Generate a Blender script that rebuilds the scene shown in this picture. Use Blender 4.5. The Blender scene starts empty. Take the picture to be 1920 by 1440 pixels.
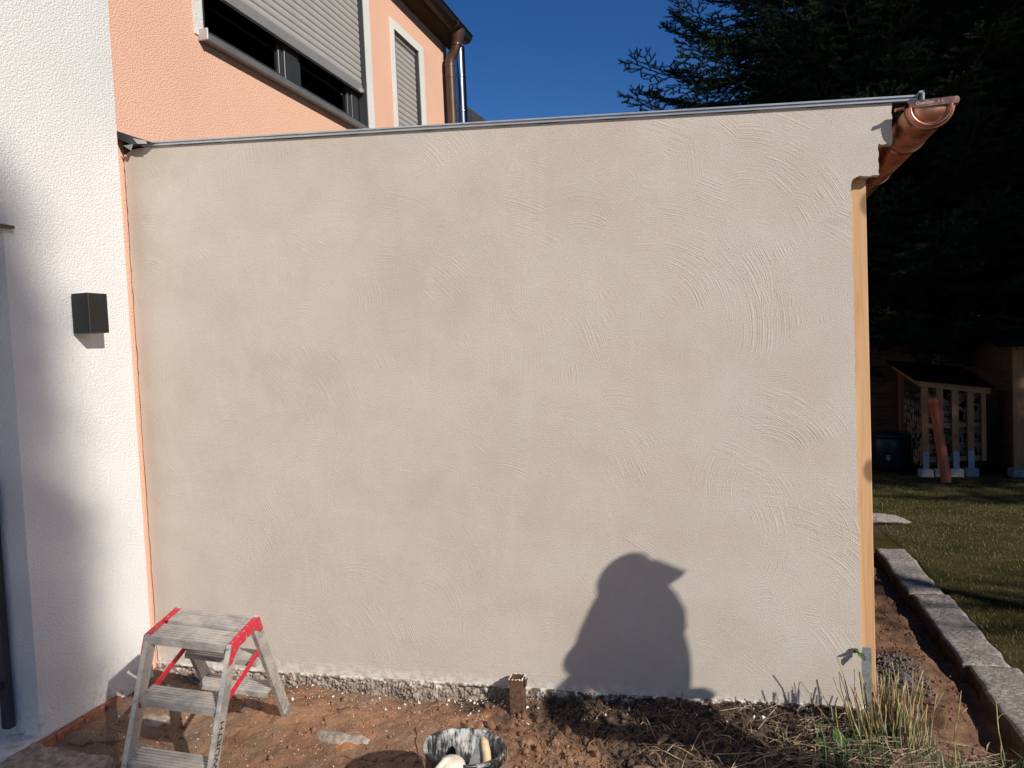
import bpy, math, random
import numpy as np
from mathutils import Vector, Matrix, Euler
R = math.radians
random.seed(7); rng = np.random.default_rng(7)
S = bpy.context.scene
COL = S.collection

# ------------------------------------------------------------------ camera, sky, sun, exposure
yaw, pit, rol = R(15.6), R(2.8), R(2.5)
fw = Vector((-math.sin(yaw)*math.cos(pit), math.cos(yaw)*math.cos(pit), -math.sin(pit)))
rt = Vector((math.cos(yaw), math.sin(yaw), 0)); dn = fw.cross(rt)
rt2 = rt*math.cos(rol) + dn*math.sin(rol); dn2 = fw.cross(rt2)
cam = bpy.data.cameras.new('camera'); co = bpy.data.objects.new('camera', cam); COL.objects.link(co)
M3 = Matrix((rt2, -dn2, -fw)).transposed()
co.matrix_world = Matrix.Translation((2.88, -3.25, 1.53)) @ M3.to_4x4()
cam.sensor_fit = 'HORIZONTAL'; cam.sensor_width = 36; cam.lens = 36*1443/1920; cam.clip_start = .05; cam.clip_end = 900
S.camera = co
SUN = Vector((.705, -.523, .478)).normalized()          # towards the sun
elev = math.asin(SUN.z)
W = bpy.data.worlds.new('World'); S.world = W; W.use_nodes = True
wn = W.node_tree; bg = wn.nodes['Background']
sky = wn.nodes.new('ShaderNodeTexSky'); sky.sky_type = 'NISHITA'; sky.sun_disc = False
sky.sun_elevation = elev; sky.sun_rotation = math.atan2(SUN.x, SUN.y)
sky.air_density = 1.0; sky.dust_density = 0.; sky.ozone_density = 4.0; sky.altitude = 900
hsv = wn.nodes.new('ShaderNodeHueSaturation'); hsv.inputs['Saturation'].default_value = 1.27; hsv.inputs['Hue'].default_value = .512; hsv.inputs['Value'].default_value = 1.14; wn.links.new(sky.outputs[0], hsv.inputs['Color'])
wn.links.new(hsv.outputs[0], bg.inputs[0]); bg.inputs[1].default_value = .064
sl = bpy.data.lights.new('sun', 'SUN'); sl.energy = 4.5; sl.angle = R(.53); sl.color = (1, .93, .84)
so = bpy.data.objects.new('sun', sl); COL.objects.link(so); so.rotation_euler = SUN.to_track_quat('Z', 'Y').to_euler()
S.view_settings.view_transform = 'Standard'; S.view_settings.look = 'None'; S.view_settings.exposure = .14
S.view_settings.gamma = 1; S.view_settings.use_curve_mapping = False
S.render.engine = 'CYCLES'; S.cycles.max_bounces = 6; S.cycles.transparent_max_bounces = 12

# ------------------------------------------------------------------ object helpers
def tag(o, label=None, cat=None, group=None, kind=None):
    for k, v in (('label', label), ('category', cat), ('group', group), ('kind', kind)):
        if v: o[k] = v
    return o
def thing(name, loc, label, cat, group=None, rot=None):
    o = bpy.data.objects.new(name, None); COL.objects.link(o); o.location = loc; o.empty_display_size = .1
    if rot: o.rotation_euler = rot
    return tag(o, label, cat, group)
def link(name, me, parent=None, mat=None, loc=None, rot=None, scale=None):
    o = bpy.data.objects.new(name, me); COL.objects.link(o)
    if mat is not None and len(me.materials) == 0: me.materials.append(mat)
    if parent: o.parent = parent
    if loc: o.location = loc
    if rot: o.rotation_euler = rot
    if scale: o.scale = scale
    return o
class MB:
    def __init__(s): s.v = []; s.f = []; s.m = []
    def add(s, v, f, mi=0):
        b = len(s.v); s.v += [tuple(p) for p in v]; s.f += [tuple(i+b for i in q) for q in f]; s.m += [mi]*len(f); return s
    def box(s, x0, x1, y0, y1, z0, z1, mi=0, bev=0):
        if bev:
            b = bev; v = []; 
            for (x, sx) in ((x0, 1), (x1, -1)):
                for (y, sy) in ((y0, 1), (y1, -1)):
                    for (z, sz) in ((z0, 1), (z1, -1)):
                        v += [(x, y+sy*b, z+sz*b), (x+sx*b, y, z+sz*b), (x+sx*b, y+sy*b, z)]
            I = lambda i, j, k, a: ((i*2+j)*2+k)*3+a
            f = [(I(0,0,0,0), I(0,0,1,0), I(0,1,1,0), I(0,1,0,0)), (I(1,0,0,0), I(1,1,0,0), I(1,1,1,0), I(1,0,1,0)),
                 (I(0,0,0,1), I(1,0,0,1), I(1,0,1,1), I(0,0,1,1)), (I(0,1,0,1), I(0,1,1,1), I(1,1,1,1), I(1,1,0,1)),
                 (I(0,0,0,2), I(0,1,0,2), I(1,1,0,2), I(1,0,0,2)), (I(0,0,1,2), I(1,0,1,2), I(1,1,1,2), I(0,1,1,2))]
            for i in (0, 1):
                for j in (0, 1): f.append((I(i,j,0,0), I(i,j,1,0), I(i,j,1,1), I(i,j,0,1)))
                for k in (0, 1): f.append((I(i,0,k,0), I(i,1,k,0), I(i,1,k,2), I(i,0,k,2)))
            for j in (0, 1):
                for k in (0, 1): f.append((I(0,j,k,1), I(1,j,k,1), I(1,j,k,2), I(0,j,k,2)))
            for i in (0, 1):
                for j in (0, 1):
                    for k in (0, 1): f.append((I(i,j,k,0), I(i,j,k,1), I(i,j,k,2)))
            return s.add(v, f, mi)
        v = [(x, y, z) for x in (x0, x1) for y in (y0, y1) for z in (z0, z1)]
        return s.add(v, [(0,1,3,2), (4,6,7,5), (0,4,5,1), (2,3,7,6), (0,2,6,4), (1,5,7,3)], mi)
    def bar(s, a, b, w, h, up=(0, 0, 1), mi=0):
        a, b = Vector(a), Vector(b); d = (b-a).normalized(); u = Vector(up); u = (u - d*u.dot(d)).normalized(); r = d.cross(u)
        v = [p + r*sx*w/2 + u*sz*h/2 for p in (a, b) for sx, sz in ((-1,-1), (1,-1), (1,1), (-1,1))]
        return s.add(v, [(0,3,2,1), (4,5,6,7), (0,1,5,4), (1,2,6,5), (2,3,7,6), (3,0,4,7)], mi)
    def tube(s, pts, rad, n=12, cap=True, mi=0):
        pts = [Vector(p) for p in pts]; k = len(pts)
        if not hasattr(rad, '__len__'): rad = [rad]*k
        t0 = (pts[1]-pts[0]).normalized(); u = t0.orthogonal().normalized(); v = []
        for i, p in enumerate(pts):
            t = (pts[min(i+1, k-1)]-pts[max(i-1, 0)]).normalized(); u = (u - t*u.dot(t)).normalized(); w = t.cross(u)
            v += [p + (u*math.cos(2*math.pi*j/n) + w*math.sin(2*math.pi*j/n))*rad[i] for j in range(n)]
        f = [(i*n+j, i*n+(j+1) % n, (i+1)*n+(j+1) % n, (i+1)*n+j) for i in range(k-1) for j in range(n)]
        if cap: f += [tuple(range(n-1, -1, -1)), tuple(range((k-1)*n, k*n))]
        return s.add(v, f, mi)
    def lathe(s, prof, c=(0, 0, 0), n=32, a0=0, a1=2*math.pi, axis='z', mi=0):
        full = abs(a1-a0-2*math.pi) < 1e-6; m = n if full else n+1; v = []
        for (r, z) in prof:
            for j in range(m):
                a = a0+(a1-a0)*j/n; x, y = r*math.cos(a), r*math.sin(a)
                v.append((c[0]+x, c[1]+y, c[2]+z) if axis == 'z' else (c[0]+x, c[1]+z, c[2]+y))
        f = [(i*m+j, i*m+(j+1) % m, (i+1)*m+(j+1) % m, (i+1)*m+j) for i in range(len(prof)-1) for j in range(n)]
        return s.add(v, f, mi)
    def prism(s, poly, y0, y1, mi=0):                     # polygon in x,z extruded along y
        n = len(poly); v = [(x, y0, z) for x, z in poly] + [(x, y1, z) for x, z in poly]
        return s.add(v, [tuple(range(n)), tuple(range(2*n-1, n-1, -1))] + [(i, (i+1) % n + 0, n+(i+1) % n, n+i)[::-1] for i in range(n)], mi)
    def build(s, name, mats, parent=None, smooth=False, local=False, tagargs=None):
        me = bpy.data.meshes.new(name)
        v = s.v
        if parent is not None and not local:
            p = parent; off = Vector((0, 0, 0))
            while p: off += p.location; p = p.parent
            v = [(a-off.x, b-off.y, c-off.z) for a, b, c in v]
        me.from_pydata(v, [], s.f)
        mats = mats if isinstance(mats, (list, tuple)) else [mats]
        for m in mats: me.materials.append(m)
        if len(mats) > 1: me.polygons.foreach_set('material_index', s.m)
        if smooth: me.polygons.foreach_set('use_smooth', [True]*len(s.f))
        me.update()
        o = link(name, me, parent)
        if smooth == 'auto':
            try: me.set_sharp_from_angle(angle=R(35))
            except Exception: pass
        return o
def grid_mesh(name, X, Y, Z, mats, smooth=True, mi=None):
    ny, nx = X.shape; me = bpy.data.meshes.new(name)
    v = np.stack([X, Y, Z], -1).reshape(-1, 3)
    i = np.arange(ny*nx).reshape(ny, nx); q = np.stack([i[:-1, :-1], i[:-1, 1:], i[1:, 1:], i[1:, :-1]], -1).reshape(-1, 4)
    me.vertices.add(len(v)); me.vertices.foreach_set('co', v.ravel())
    me.loops.add(q.size); me.loops.foreach_set('vertex_index', q.ravel())
    me.polygons.add(len(q)); me.polygons.foreach_set('loop_start', np.arange(len(q))*4); me.polygons.foreach_set('loop_total', np.full(len(q), 4))
    for m in (mats if isinstance(mats, list) else [mats]): me.materials.append(m)
    if smooth: me.polygons.foreach_set('use_smooth', np.ones(len(q), bool))
    me.update(); me.validate(); return me
def tri_mesh(name, V, F, mat, smooth=False, M=None):
    me = bpy.data.meshes.new(name); V = np.asarray(V, float); F = np.asarray(F)
    k = F.shape[1]
    me.vertices.add(len(V)); me.vertices.foreach_set('co', V.ravel())
    me.loops.add(F.size); me.loops.foreach_set('vertex_index', F.ravel())
    me.polygons.add(len(F)); me.polygons.foreach_set('loop_start', np.arange(len(F))*k); me.polygons.foreach_set('loop_total', np.full(len(F), k))
    for m in (mat if isinstance(mat, list) else [mat]): me.materials.append(m)
    if M is not None: me.polygons.foreach_set('material_index', M)
    if smooth: me.polygons.foreach_set('use_smooth', np.ones(len(F), bool))
    me.update(); me.validate(); return me

# numpy noise
_P = rng.random((256, 256))
def vnoise(x, y):
    xi = np.floor(x).astype(int); yi = np.floor(y).astype(int); fx = x-xi; fy = y-yi
    fx = fx*fx*(3-2*fx); fy = fy*fy*(3-2*fy); g = lambda a, b: _P[a & 255, b & 255]
    return (g(xi, yi)*(1-fx)+g(xi+1, yi)*fx)*(1-fy)+(g(xi, yi+1)*(1-fx)+g(xi+1, yi+1)*fx)*fy
def fbm(x, y, sc, o=4):
    s = 0; a = .5
    for k in range(o): s = s+a*(vnoise(x*sc+17.3*k, y*sc+5.1*k)-.5); a *= .5; sc *= 2.07
    return s
def worley(x, y, sc, seed=3):
    x = x*sc; y = y*sc; xi = np.floor(x).astype(int); yi = np.floor(y).astype(int)
    f1 = np.full(x.shape, 9.); f2 = f1.copy()
    for a in (-1, 0, 1):
        for b in (-1, 0, 1):
            cx = xi+a; cy = yi+b; px = cx+_P[(cx+seed) & 255, cy & 255]; py = cy+_P[(cx+91) & 255, (cy+seed) & 255]
            d = np.hypot(px-x, py-y); f2 = np.where(d < f1, f1, np.minimum(f2, d)); f1 = np.minimum(f1, d)
    return f1, f2
def sm(a, b, x):
    t = np.clip((x-a)/(b-a), 0, 1); return t*t*(3-2*t)

# ------------------------------------------------------------------ materials
class NT:
    def __init__(s, name):
        s.m = bpy.data.materials.new(name); s.m.use_nodes = True; s.t = s.m.node_tree; s.b = s.t.nodes['Principled BSDF']
        s.tc = s.t.nodes.new('ShaderNodeTexCoord').outputs['Object']
    def n(s, ty, props=None, **inp):
        nd = s.t.nodes.new(ty)
        for k, v in (props or {}).items(): setattr(nd, k, v)
        for k, v in inp.items():
            k = int(k[1:]) if k[0] == '_' else k.replace('__', ' ')
            sk = nd.inputs[k]
            if isinstance(v, bpy.types.NodeSocket): s.t.links.new(v, sk)
            else: sk.default_value = v
        return nd
    def noise(s, sc, det=4, rough=.6, vec=None, dist=0): return s.n('ShaderNodeTexNoise', None, Vector=vec or s.tc, Scale=sc, Detail=det, Roughness=rough, Distortion=dist).outputs['Fac']
    def math(s, op, a, b=0., c=None, clamp=False):
        nd = s.n('ShaderNodeMath', {'operation': op, 'use_clamp': clamp}, _0=a, _1=b)
        if c is not None:
            if isinstance(c, bpy.types.NodeSocket): s.t.links.new(c, nd.inputs[2])
            else: nd.inputs[2].default_value = c
        return nd.outputs[0]
    def ramp(s, x, a, b, lo=0., hi=1.): return s.n('ShaderNodeMapRange', {'interpolation_type': 'SMOOTHSTEP'}, Value=x, _1=a, _2=b, _3=lo, _4=hi).outputs[0]
    def mix(s, f, a, b, mode='MIX'):
        nd = s.t.nodes.new('ShaderNodeMix'); nd.data_type = 'RGBA'; nd.blend_type = mode
        for k, v in ((0, f), (6, a), (7, b)):
            if isinstance(v, bpy.types.NodeSocket): s.t.links.new(v, nd.inputs[k])
            else: nd.inputs[k].default_value = (tuple(v)+(1,) if k and len(v) == 3 else v)
        return nd.outputs[2]
    def map(s, scale=(1, 1, 1), loc=(0, 0, 0), rot=(0, 0, 0), vec=None): return s.n('ShaderNodeMapping', None, Vector=vec or s.tc, Scale=scale, Location=loc, Rotation=rot).outputs[0]
    def sep(s, v=None): return s.n('ShaderNodeSeparateXYZ', None, _0=v or s.tc).outputs
    def set(s, **k):
        for a, v in k.items():
            a = a.replace('__', ' ')
            if isinstance(v, bpy.types.NodeSocket): s.t.links.new(v, s.b.inputs[a])
            else: s.b.inputs[a].default_value = (tuple(v)+(1,) if a == 'Base Color' and len(v) == 3 else v)
        return s
    def bump(s, h, dist=.002, st=1., prev=None):
        nd = s.n('ShaderNodeBump', None, Height=h, Distance=dist, Strength=st)
        if prev: s.t.links.new(prev, nd.inputs['Normal'])
        s.t.links.new(nd.outputs[0], s.b.inputs['Normal']); return nd.outputs[0]
MAT = {}
def simple(name, col, rough=.6, metal=0., var=.15, sc=20., bump=0., bsc=60., stretch=(1, 1, 1), spec=.5):
    t = NT(name); v = t.map(stretch); n = t.noise(sc, 4, .6, v)
    c = t.mix(t.ramp(n, .3, .7), tuple(x*(1-var) for x in col), tuple(min(1, x*(1+var)) for x in col))
    t.set(**{'Base Color': c, 'Roughness': rough, 'Metallic': metal, 'Specular__IOR__Level': spec})
    if bump: t.bump(t.noise(bsc, 4, .6, v), bump)
    MAT[name] = t.m; return t.m

# fresh grey-beige render with comb and trowel arcs
t = NT('fresh_render'); xyz = t.sep(); P2 = t.n('ShaderNodeCombineXYZ', None, _0=xyz[0], _1=xyz[2], _2=0.).outputs[0]
h = None
for (sc, off, freq, sd, amp, lo, hi) in ((1.3, (-.34, -.36), 150, 0., 1., .50, .62), (1.9, (-.30, -.20), 170, 5.3, .9, .50, .62), (1.6, (-.20, -.36), 190, 11.7, .9, .52, .64), (2.5, (.14, -.25), 165, 19.1, .7, .55, .68)):
    v = t.map(loc=(sd, sd*.7, 0), vec=P2)
    wv = t.n('ShaderNodeVectorMath', {'operation': 'MULTIPLY_ADD'}, _0=t.n('ShaderNodeTexNoise', None, Vector=v, Scale=3., Detail=1.).outputs['Color'], _1=(.05, .05, 0), _2=v).outputs[0]
    vo = t.n('ShaderNodeTexVoronoi', {'voronoi_dimensions': '2D'}, Vector=wv, Scale=sc)
    ve = t.n('ShaderNodeTexVoronoi', {'voronoi_dimensions': '2D', 'feature': 'DISTANCE_TO_EDGE'}, Vector=wv, Scale=sc)
    ctr = t.n('ShaderNodeVectorMath', {'operation': 'MULTIPLY_ADD'}, _0=vo.outputs['Color'], _1=(.3, .3, 0), _2=vo.outputs['Position']).outputs[0]
    ctr = t.n('ShaderNodeVectorMath', {'operation': 'ADD'}, _0=ctr, _1=(off[0]-.15, off[1]-.15, 0)).outputs[0]
    d = t.n('ShaderNodeVectorMath', {'operation': 'DISTANCE'}, _0=wv, _1=ctr).outputs['Value']
    sx_ = t.sep(vo.outputs['Color'])
    nv_ = t.n('ShaderNodeCombineXYZ', None, _0=t.math('MULTIPLY', d, float(freq)), _1=t.math('MULTIPLY_ADD', t.noise(2.2, 1, vec=v), 3.5, t.math('MULTIPLY', sx_[2], 37.)), _2=0.).outputs[0]
    ridge = t.ramp(t.n('ShaderNodeTexNoise', {'noise_dimensions': '2D'}, Vector=nv_, Scale=1., Detail=1.5, Roughness=.5).outputs['Fac'], .47, .66)
    m = t.math('MULTIPLY', t.ramp(t.noise(2.6, 2, .5, v), lo, hi), t.ramp(ve.outputs['Distance'], .0, .16))
    m = t.math('MULTIPLY', m, t.ramp(t.noise(9., 4, .6, v), .38, .6))
    m = t.math('MULTIPLY', m, t.ramp(xyz[0], .2, 3.0, .4, 1.15))
    hh = t.math('MULTIPLY', t.math('MULTIPLY', ridge, m), amp)
    h = hh if h is None else t.math('MAXIMUM', h, hh)
nearbot = t.ramp(xyz[2], .02, .16, 1., 0.)
str_ = t.math('MULTIPLY', t.noise(1., 3, .6, t.map((6, 6, 130))), nearbot)
n1 = t.bump(t.noise(1.6, 3, .5), .018, .5)
n2 = t.bump(t.math('ADD', h, t.math('MULTIPLY', str_, 1.2)), .0019, 1., n1)
n3 = t.bump(t.noise(210., 4, .7), .0036, 1., n2)
t.bump(t.math('GREATER_THAN', t.noise(75., 2, .5), .70), .0008, .5, n3)
big = t.noise(1.5, 5, .6, t.map((1, 1, 1.25), loc=(3, 0, 1), rot=(0, .6, 0)), .5); mid = t.noise(4.5, 4, .6)
warm = t.mix(t.ramp(big, .3, .7), (.53, .458, .385), (.595, .525, .455))
sm_ = t.ramp(t.noise(2.6, 5, .7, t.map((2.2, 1, .8), rot=(0, .8, 0)), 1.2), .5, .66); c = t.mix(t.math('MULTIPLY', t.ramp(mid, .35, .7), .35), warm, (.60, .56, .50)); c = t.mix(t.math('MULTIPLY', sm_, .2), c, (.655, .60, .53)); c = t.mix(t.math('MULTIPLY', t.ramp(t.noise(3.4, 4, .65, t.map(loc=(8, 0, 3))), .56, .70), .12), c, (.44, .375, .315))
c = t.mix(t.ramp(xyz[0], .2, 3.3, 0., .42), c, (.63, .59, .535))
c = t.mix(t.math('MULTIPLY', t.ramp(t.noise(330., 2, .5), .5, .75), .25), c, (.36, .31, .26))
c = t.mix(t.math('MULTIPLY', h, .25), c, (.68, .63, .56))
c = t.mix(t.math('MULTIPLY', t.ramp(xyz[2], .0, .07, 1., 0.), t.ramp(t.noise(30., 3), .4, .6)), c, (.72, .68, .6))
t.set(**{'Base Color': c, 'Roughness': .88, 'Specular__IOR__Level': .25}); MAT['render'] = t.m

def roughcast(name, col, seed, bd=.006, dmg=False):
    t = NT(name); v = t.map((1, 1, 1.35), (seed, 0, 0))
    a = t.noise(95., 3, .6, v, .2); b = t.noise(260., 2, .5, v)
    hgt = t.math('ADD', t.math('MULTIPLY', t.ramp(a, .3, .72), .75), t.math('MULTIPLY', b, .3))
    c = t.mix(t.ramp(t.noise(1.7, 4, .6), .3, .7), tuple(x*.95 for x in col), col)
    c = t.mix(t.ramp(a, .25, .42, .16, 0.), c, tuple(x*.6 for x in col))
    zz_ = t.sep()[2]; c = t.mix(t.math('MULTIPLY', t.ramp(zz_, .22, -.03), t.ramp(t.noise(14., 5, .75), .5, .68, 0., .6)), c, (.36, .25, .17)); c = t.mix(t.math('MULTIPLY', t.ramp(t.noise(2.4, 5, .7, t.map((1, 1, .35))), .5, .75), .12), c, tuple(q*.62 for q in col))
    if dmg:
        z = t.sep()[2]; y = t.sep()[1]
        mk = t.math('MULTIPLY', t.ramp(z, 1.80, 1.84), t.ramp(z, 2.02, 2.07, 1., 0.)); mk = t.math('MULTIPLY', mk, t.ramp(t.noise(22., 3), .36, .44))
        z2 = t.math('MULTIPLY', t.ramp(t.noise(30., 4, .6, t.map((1, 1, .35))), .55, .60), t.ramp(z, 2.4, 1.9, 0., 1.))
        mk = t.math('MULTIPLY', t.math('MAXIMUM', mk, z2), t.ramp(y, -.08, -.05))
        c = t.mix(mk, c, t.mix(t.noise(70., 3), (.16, .12, .09), (.45, .36, .28)))
    t.set(**{'Base Color': c, 'Roughness': .9, 'Specular__IOR__Level': .25}); t.bump(hgt, bd, .9); MAT[name] = t.m; return t.m
roughcast('white_roughcast', (.80, .79, .77), 2., .0042)
roughcast('apricot_roughcast', (.86, .52, .37), 9., .0042, True)
roughcast('white_trim', (.78, .77, .73), 4., .004)

def wood(name, col, dark, ax='z', sc=1., knots=True, rough=.6):
    t = NT(name); s = {'z': (28, 28, .9), 'y': (28, .9, 28), 'x': (.9, 28, 28)}[ax]
    v = t.map(tuple(q*sc for q in s)); g = t.noise(1.6, 5, .65, v, 1.2)
    c = t.mix(t.ramp(g, .35, .68), col, dark)
    if knots:
        ks = {'z': (6, 6, 3.6), 'y': (6, 3.6, 6), 'x': (3.6, 6, 6)}[ax]
        vo = t.n('ShaderNodeTexVoronoi', None, Vector=t.map(ks), Scale=1.).outputs['Distance']
        c = t.mix(t.ramp(vo, .11, .22, .85, 0.), c, tuple(x*.35 for x in dark))
    t.set(**{'Base Color': c, 'Roughness': rough}); t.bump(g, .0012, .5); MAT[name] = t.m; return t.m
wood('larch_post', (.60, .37, .19), (.50, .28, .125))
wood('beam_wood', (.42, .22, .09), (.3, .15, .06), 'y')
wood('rack_wood', (.46, .215, .08), (.32, .14, .05))
wood('rack_rail_wood', (.46, .215, .08), (.32, .14, .05), 'x')
wood('fence_wood', (.15, .07, .033), (.09, .04, .02), 'x')
wood('cabin_wood', (.20, .11, .06), (.12, .06, .03), 'x')
simple('metal_trim', (.50, .52, .53), .40, .6, .1, 8)
simple('dark_metal', (.05, .052, .055), .4, .6, .1, 10)
simple('flashing', (.07, .07, .072), .45, .5, .2, 10)
simple('anthracite', (.035, .038, .042), .4, 0, .1, 10)
simple('lamp_black', (.007, .0075, .009), .42, 0, .1, 15)
simple('alu_shutter', (.43, .405, .385), .5, .1, .05, 5)
simple('alu_rail', (.42, .42, .42), .4, .5, .06, 5)
simple('sill_metal', (.30, .315, .32), .4, .6, .1, 6)
simple('brown_metal', (.085, .05, .032), .42, .35, .2, 6)
simple('roof_tile', (.045, .04, .04), .8, 0, .2, 12, .01, 30)
simple('steel_flue', (.62, .64, .66), .17, 1., .04, 4)
simple('room_dark', (.05, .05, .05), .9)
simple('curtain', (.30, .27, .22), .9)
simple('galvanised', (.33, .36, .38), .45, .6, .2, 40)
simple('red_plastic', (.62, .02, .045), .42, 0, .12, 40)
simple('rust', (.12, .06, .035), .85, .1, .5, 50, .002, 90)
simple('kg_pipe', (.62, .12, .045), .45, 0, .1, 6)
simple('barrel_plastic', (.012, .03, .04), .38, 0, .2, 5)
simple('concrete', (.36, .34, .31), .9, 0, .25, 20, .004, 60)
simple('terracotta', (.33, .13, .075), .85, 0, .35, 35, .003, 90)
simple('bark', (.07, .05, .035), .95, 0, .4, 12, .02, 25, (1, 1, .25))
simple('log_bark', (.12, .08, .05), .95, 0, .4, 30, .006, 60)
simple('log_end', (.36, .24, .14), .9, 0, .25, 60)
simple('felt', (.016, .012, .009), 1., 0, .3, 40, spec=.0)
simple('root', (.20, .115, .07), .9, 0, .35, 50, .001, 120)
simple('straw', (.27, .205, .13), .75, 0, .85, 14)
simple('stalk', (.34, .26, .11), .7, 0, .6, 25); simple('stalk_grey', (.24, .19, .125), .8, 0, .5, 25); simple('stalk_green', (.16, .17, .055), .7, 0, .5, 25)
simple('leaf', (.05, .105, .028), .45, 0, .45, 25, .001, 60)
simple('dead_leaf', (.26, .16, .095), .85, 0, .35, 30)
simple('crumb', (.74, .70, .63), .9, 0, .1, 30)
simple('cream_plastic', (.70, .64, .52), .5, 0, .08, 20)
simple('trowel_steel', (.42, .42, .41), .45, .7, .25, 25)
simple('handle_wood', (.62, .46, .27), .6, 0, .2, 30)
simple('lettering_black', (.015, .015, .015), .6)
simple('lettering_copper', (.95, .62, .45), .3, .3)
simple('jacket', (.03, .035, .05), .8, 0, .2, 30, .002, 50); simple('jeans', (.04, .06, .12), .85, 0, .2, 60)
simple('skin', (.50, .28, .19), .5, 0, .05, 20); simple('boot', (.05, .035, .025), .7); simple('cap_cloth', (.05, .05, .055), .85); simple('hair', (.05, .03, .02), .7)
simple('eye_white', (.7, .7, .7), .3); simple('solar', (.02, .035, .08), .2, 0, .1)
t = NT('copper'); n = t.noise(9., 4, .6); c = t.mix(t.ramp(n, .35, .65), (.40, .165, .10), (.60, .29, .19))
t.set(**{'Base Color': c, 'Metallic': 1., 'Roughness': t.ramp(n, .3, .7, .24, .38)}); t.bump(t.noise(20., 2), .001, .4); MAT['copper'] = t.m
# worn aluminium with plaster dust
t = NT('worn_aluminium'); v = t.map((3, 60, 60)); g = t.noise(1.5, 4, .6, v); dust = t.noise(14., 5, .7)
z = t.n('ShaderNodeNewGeometry').outputs['Normal']; up = t.ramp(t.sep(z)[2], .1, .9)
c = t.mix(t.ramp(g, .35, .7), (.50, .49, .47), (.34, .335, .33))
dm = t.math('MULTIPLY', t.ramp(dust, .36, .62), .75)
c = t.mix(dm, c, (.55, .49, .42)); sp = t.ramp(t.noise(90., 2), .68, .74)
c = t.mix(sp, c, (.8, .77, .72))
t.set(**{'Base Color': c, 'Metallic': t.math('SUBTRACT', .55, t.math('MULTIPLY', dm, .5), clamp=True), 'Roughness': .48}); t.bump(t.noise(60., 3), .0006, .6); MAT['alu'] = t.m
# glass
t = NT('window_glass'); g = t.n('ShaderNodeBsdfGlossy', None, Roughness=.02); tr = t.n('ShaderNodeBsdfTransparent', None, Color=(.55, .6, .6, 1))
fr = t.n('ShaderNodeFresnel', None, IOR=1.5); mx = t.n('ShaderNodeMixShader', None, _0=fr.outputs[0], _1=tr.outputs[0], _2=g.outputs[0])
t.t.links.new(mx.outputs[0], t.t.nodes['Material Output'].inputs['Surface']); MAT['glass'] = t.m
# soil
t = NT('soil'); x, y, zz = t.sep()
c = t.mix(t.ramp(t.noise(5., 5, .6), .35, .65), (.215, .118, .072), (.36, .195, .115))
c = t.mix(t.ramp(t.noise(3.2, 5, .65, t.map(loc=(4, 2, 0))), .45, .62, 0., .8), c, (.245, .165, .11))
c = t.mix(t.ramp(t.noise(4.5, 4, .6, t.map(loc=(1, 7, 0))), .60, .70, 0., .8), c, (.44, .20, .085))
c = t.mix(t.ramp(t.noise(38., 4, .7), .56, .72, 0., .55), c, (.12, .065, .04))
hum = t.math('ADD', t.math('MULTIPLY_ADD', x, 1.3, -2.72), t.math('MULTIPLY', t.math('SUBTRACT', t.noise(3.2, 5, .65), .5), 2.6))
hum = t.math('ADD', hum, t.ramp(y, -.22, -.02, 0., .55))
humf = t.math('MULTIPLY', t.math('MULTIPLY', t.ramp(hum, 0., .5), t.ramp(x, 3.35, 3.5, 1., 0.)), t.ramp(t.math('ADD', y, t.math('MULTIPLY', t.noise(4., 4), .5)), -1.1, -.6))
c = t.mix(humf, c, t.mix(t.ramp(t.noise(45., 4, .7), .35, .65), (.035, .024, .017), (.13, .092, .065)))
lft = t.math('MULTIPLY', t.ramp(x, .85, .35), t.ramp(t.noise(6., 4, .6), .42, .56))
c = t.mix(lft, c, (.235, .165, .12))
gar = t.ramp(x, 3.4, 3.5); c = t.mix(gar, c, t.mix(t.ramp(t.noise(6., 5, .65), .3, .7), (.14, .075, .045), (.29, .165, .10)))
far = t.ramp(t.math('ADD', x, t.math('MULTIPLY', t.noise(1., 2), .0)), 4.05, 4.12)
w1 = t.n('ShaderNodeTexVoronoi', None, Vector=t.tc, Scale=95.); spk = t.math('MULTIPLY', t.math('LESS_THAN', w1.outputs['Distance'], .22), t.math('GREATER_THAN', t.sep(w1.outputs['Color'])[0], .74))
spk = t.math('MULTIPLY', spk, t.ramp(t.noise(4., 3), .4, .6)); spk = t.math('MULTIPLY', spk, t.math('LESS_THAN', x, 3.3))
spk = t.math('MULTIPLY', spk, t.math('SUBTRACT', 1., t.math('MULTIPLY', humf, .8)))
c = t.mix(spk, c, (.62, .55, .46))
t.set(**{'Base Color': c, 'Roughness': .95, 'Specular__IOR__Level': .2})
n1 = t.bump(t.noise(55., 5, .7), .012, .8); t.bump(t.noise(240., 3, .6), .003, .8, n1); MAT['soil'] = t.m
# lawn
t = NT('lawn'); c = t.mix(t.ramp(t.noise(2.2, 5, .65), .35, .65), (.065, .062, .016), (.14, .108, .04))
c = t.mix(t.ramp(t.noise(.9, 3, .6), .55, .7), c, (.13, .10, .06)); c = t.mix(t.ramp(t.noise(60., 4, .7, t.map((1, 3, 1))), .45, .7, 0., .7), c, (.03, .035, .012))
t.set(**{'Base Color': c, 'Roughness': .95, 'Specular__IOR__Level': .1}); t.bump(t.noise(45., 5, .75, t.map((1, 2.2, 1))), .03, 1.); MAT['lawn'] = t.m
t = NT('grass_blade'); c = t.mix(t.noise(4., 3), (.05, .06, .014), (.16, .13, .05)); t.set(**{'Base Color': c, 'Roughness': .8}); MAT['blade'] = t.m
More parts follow.
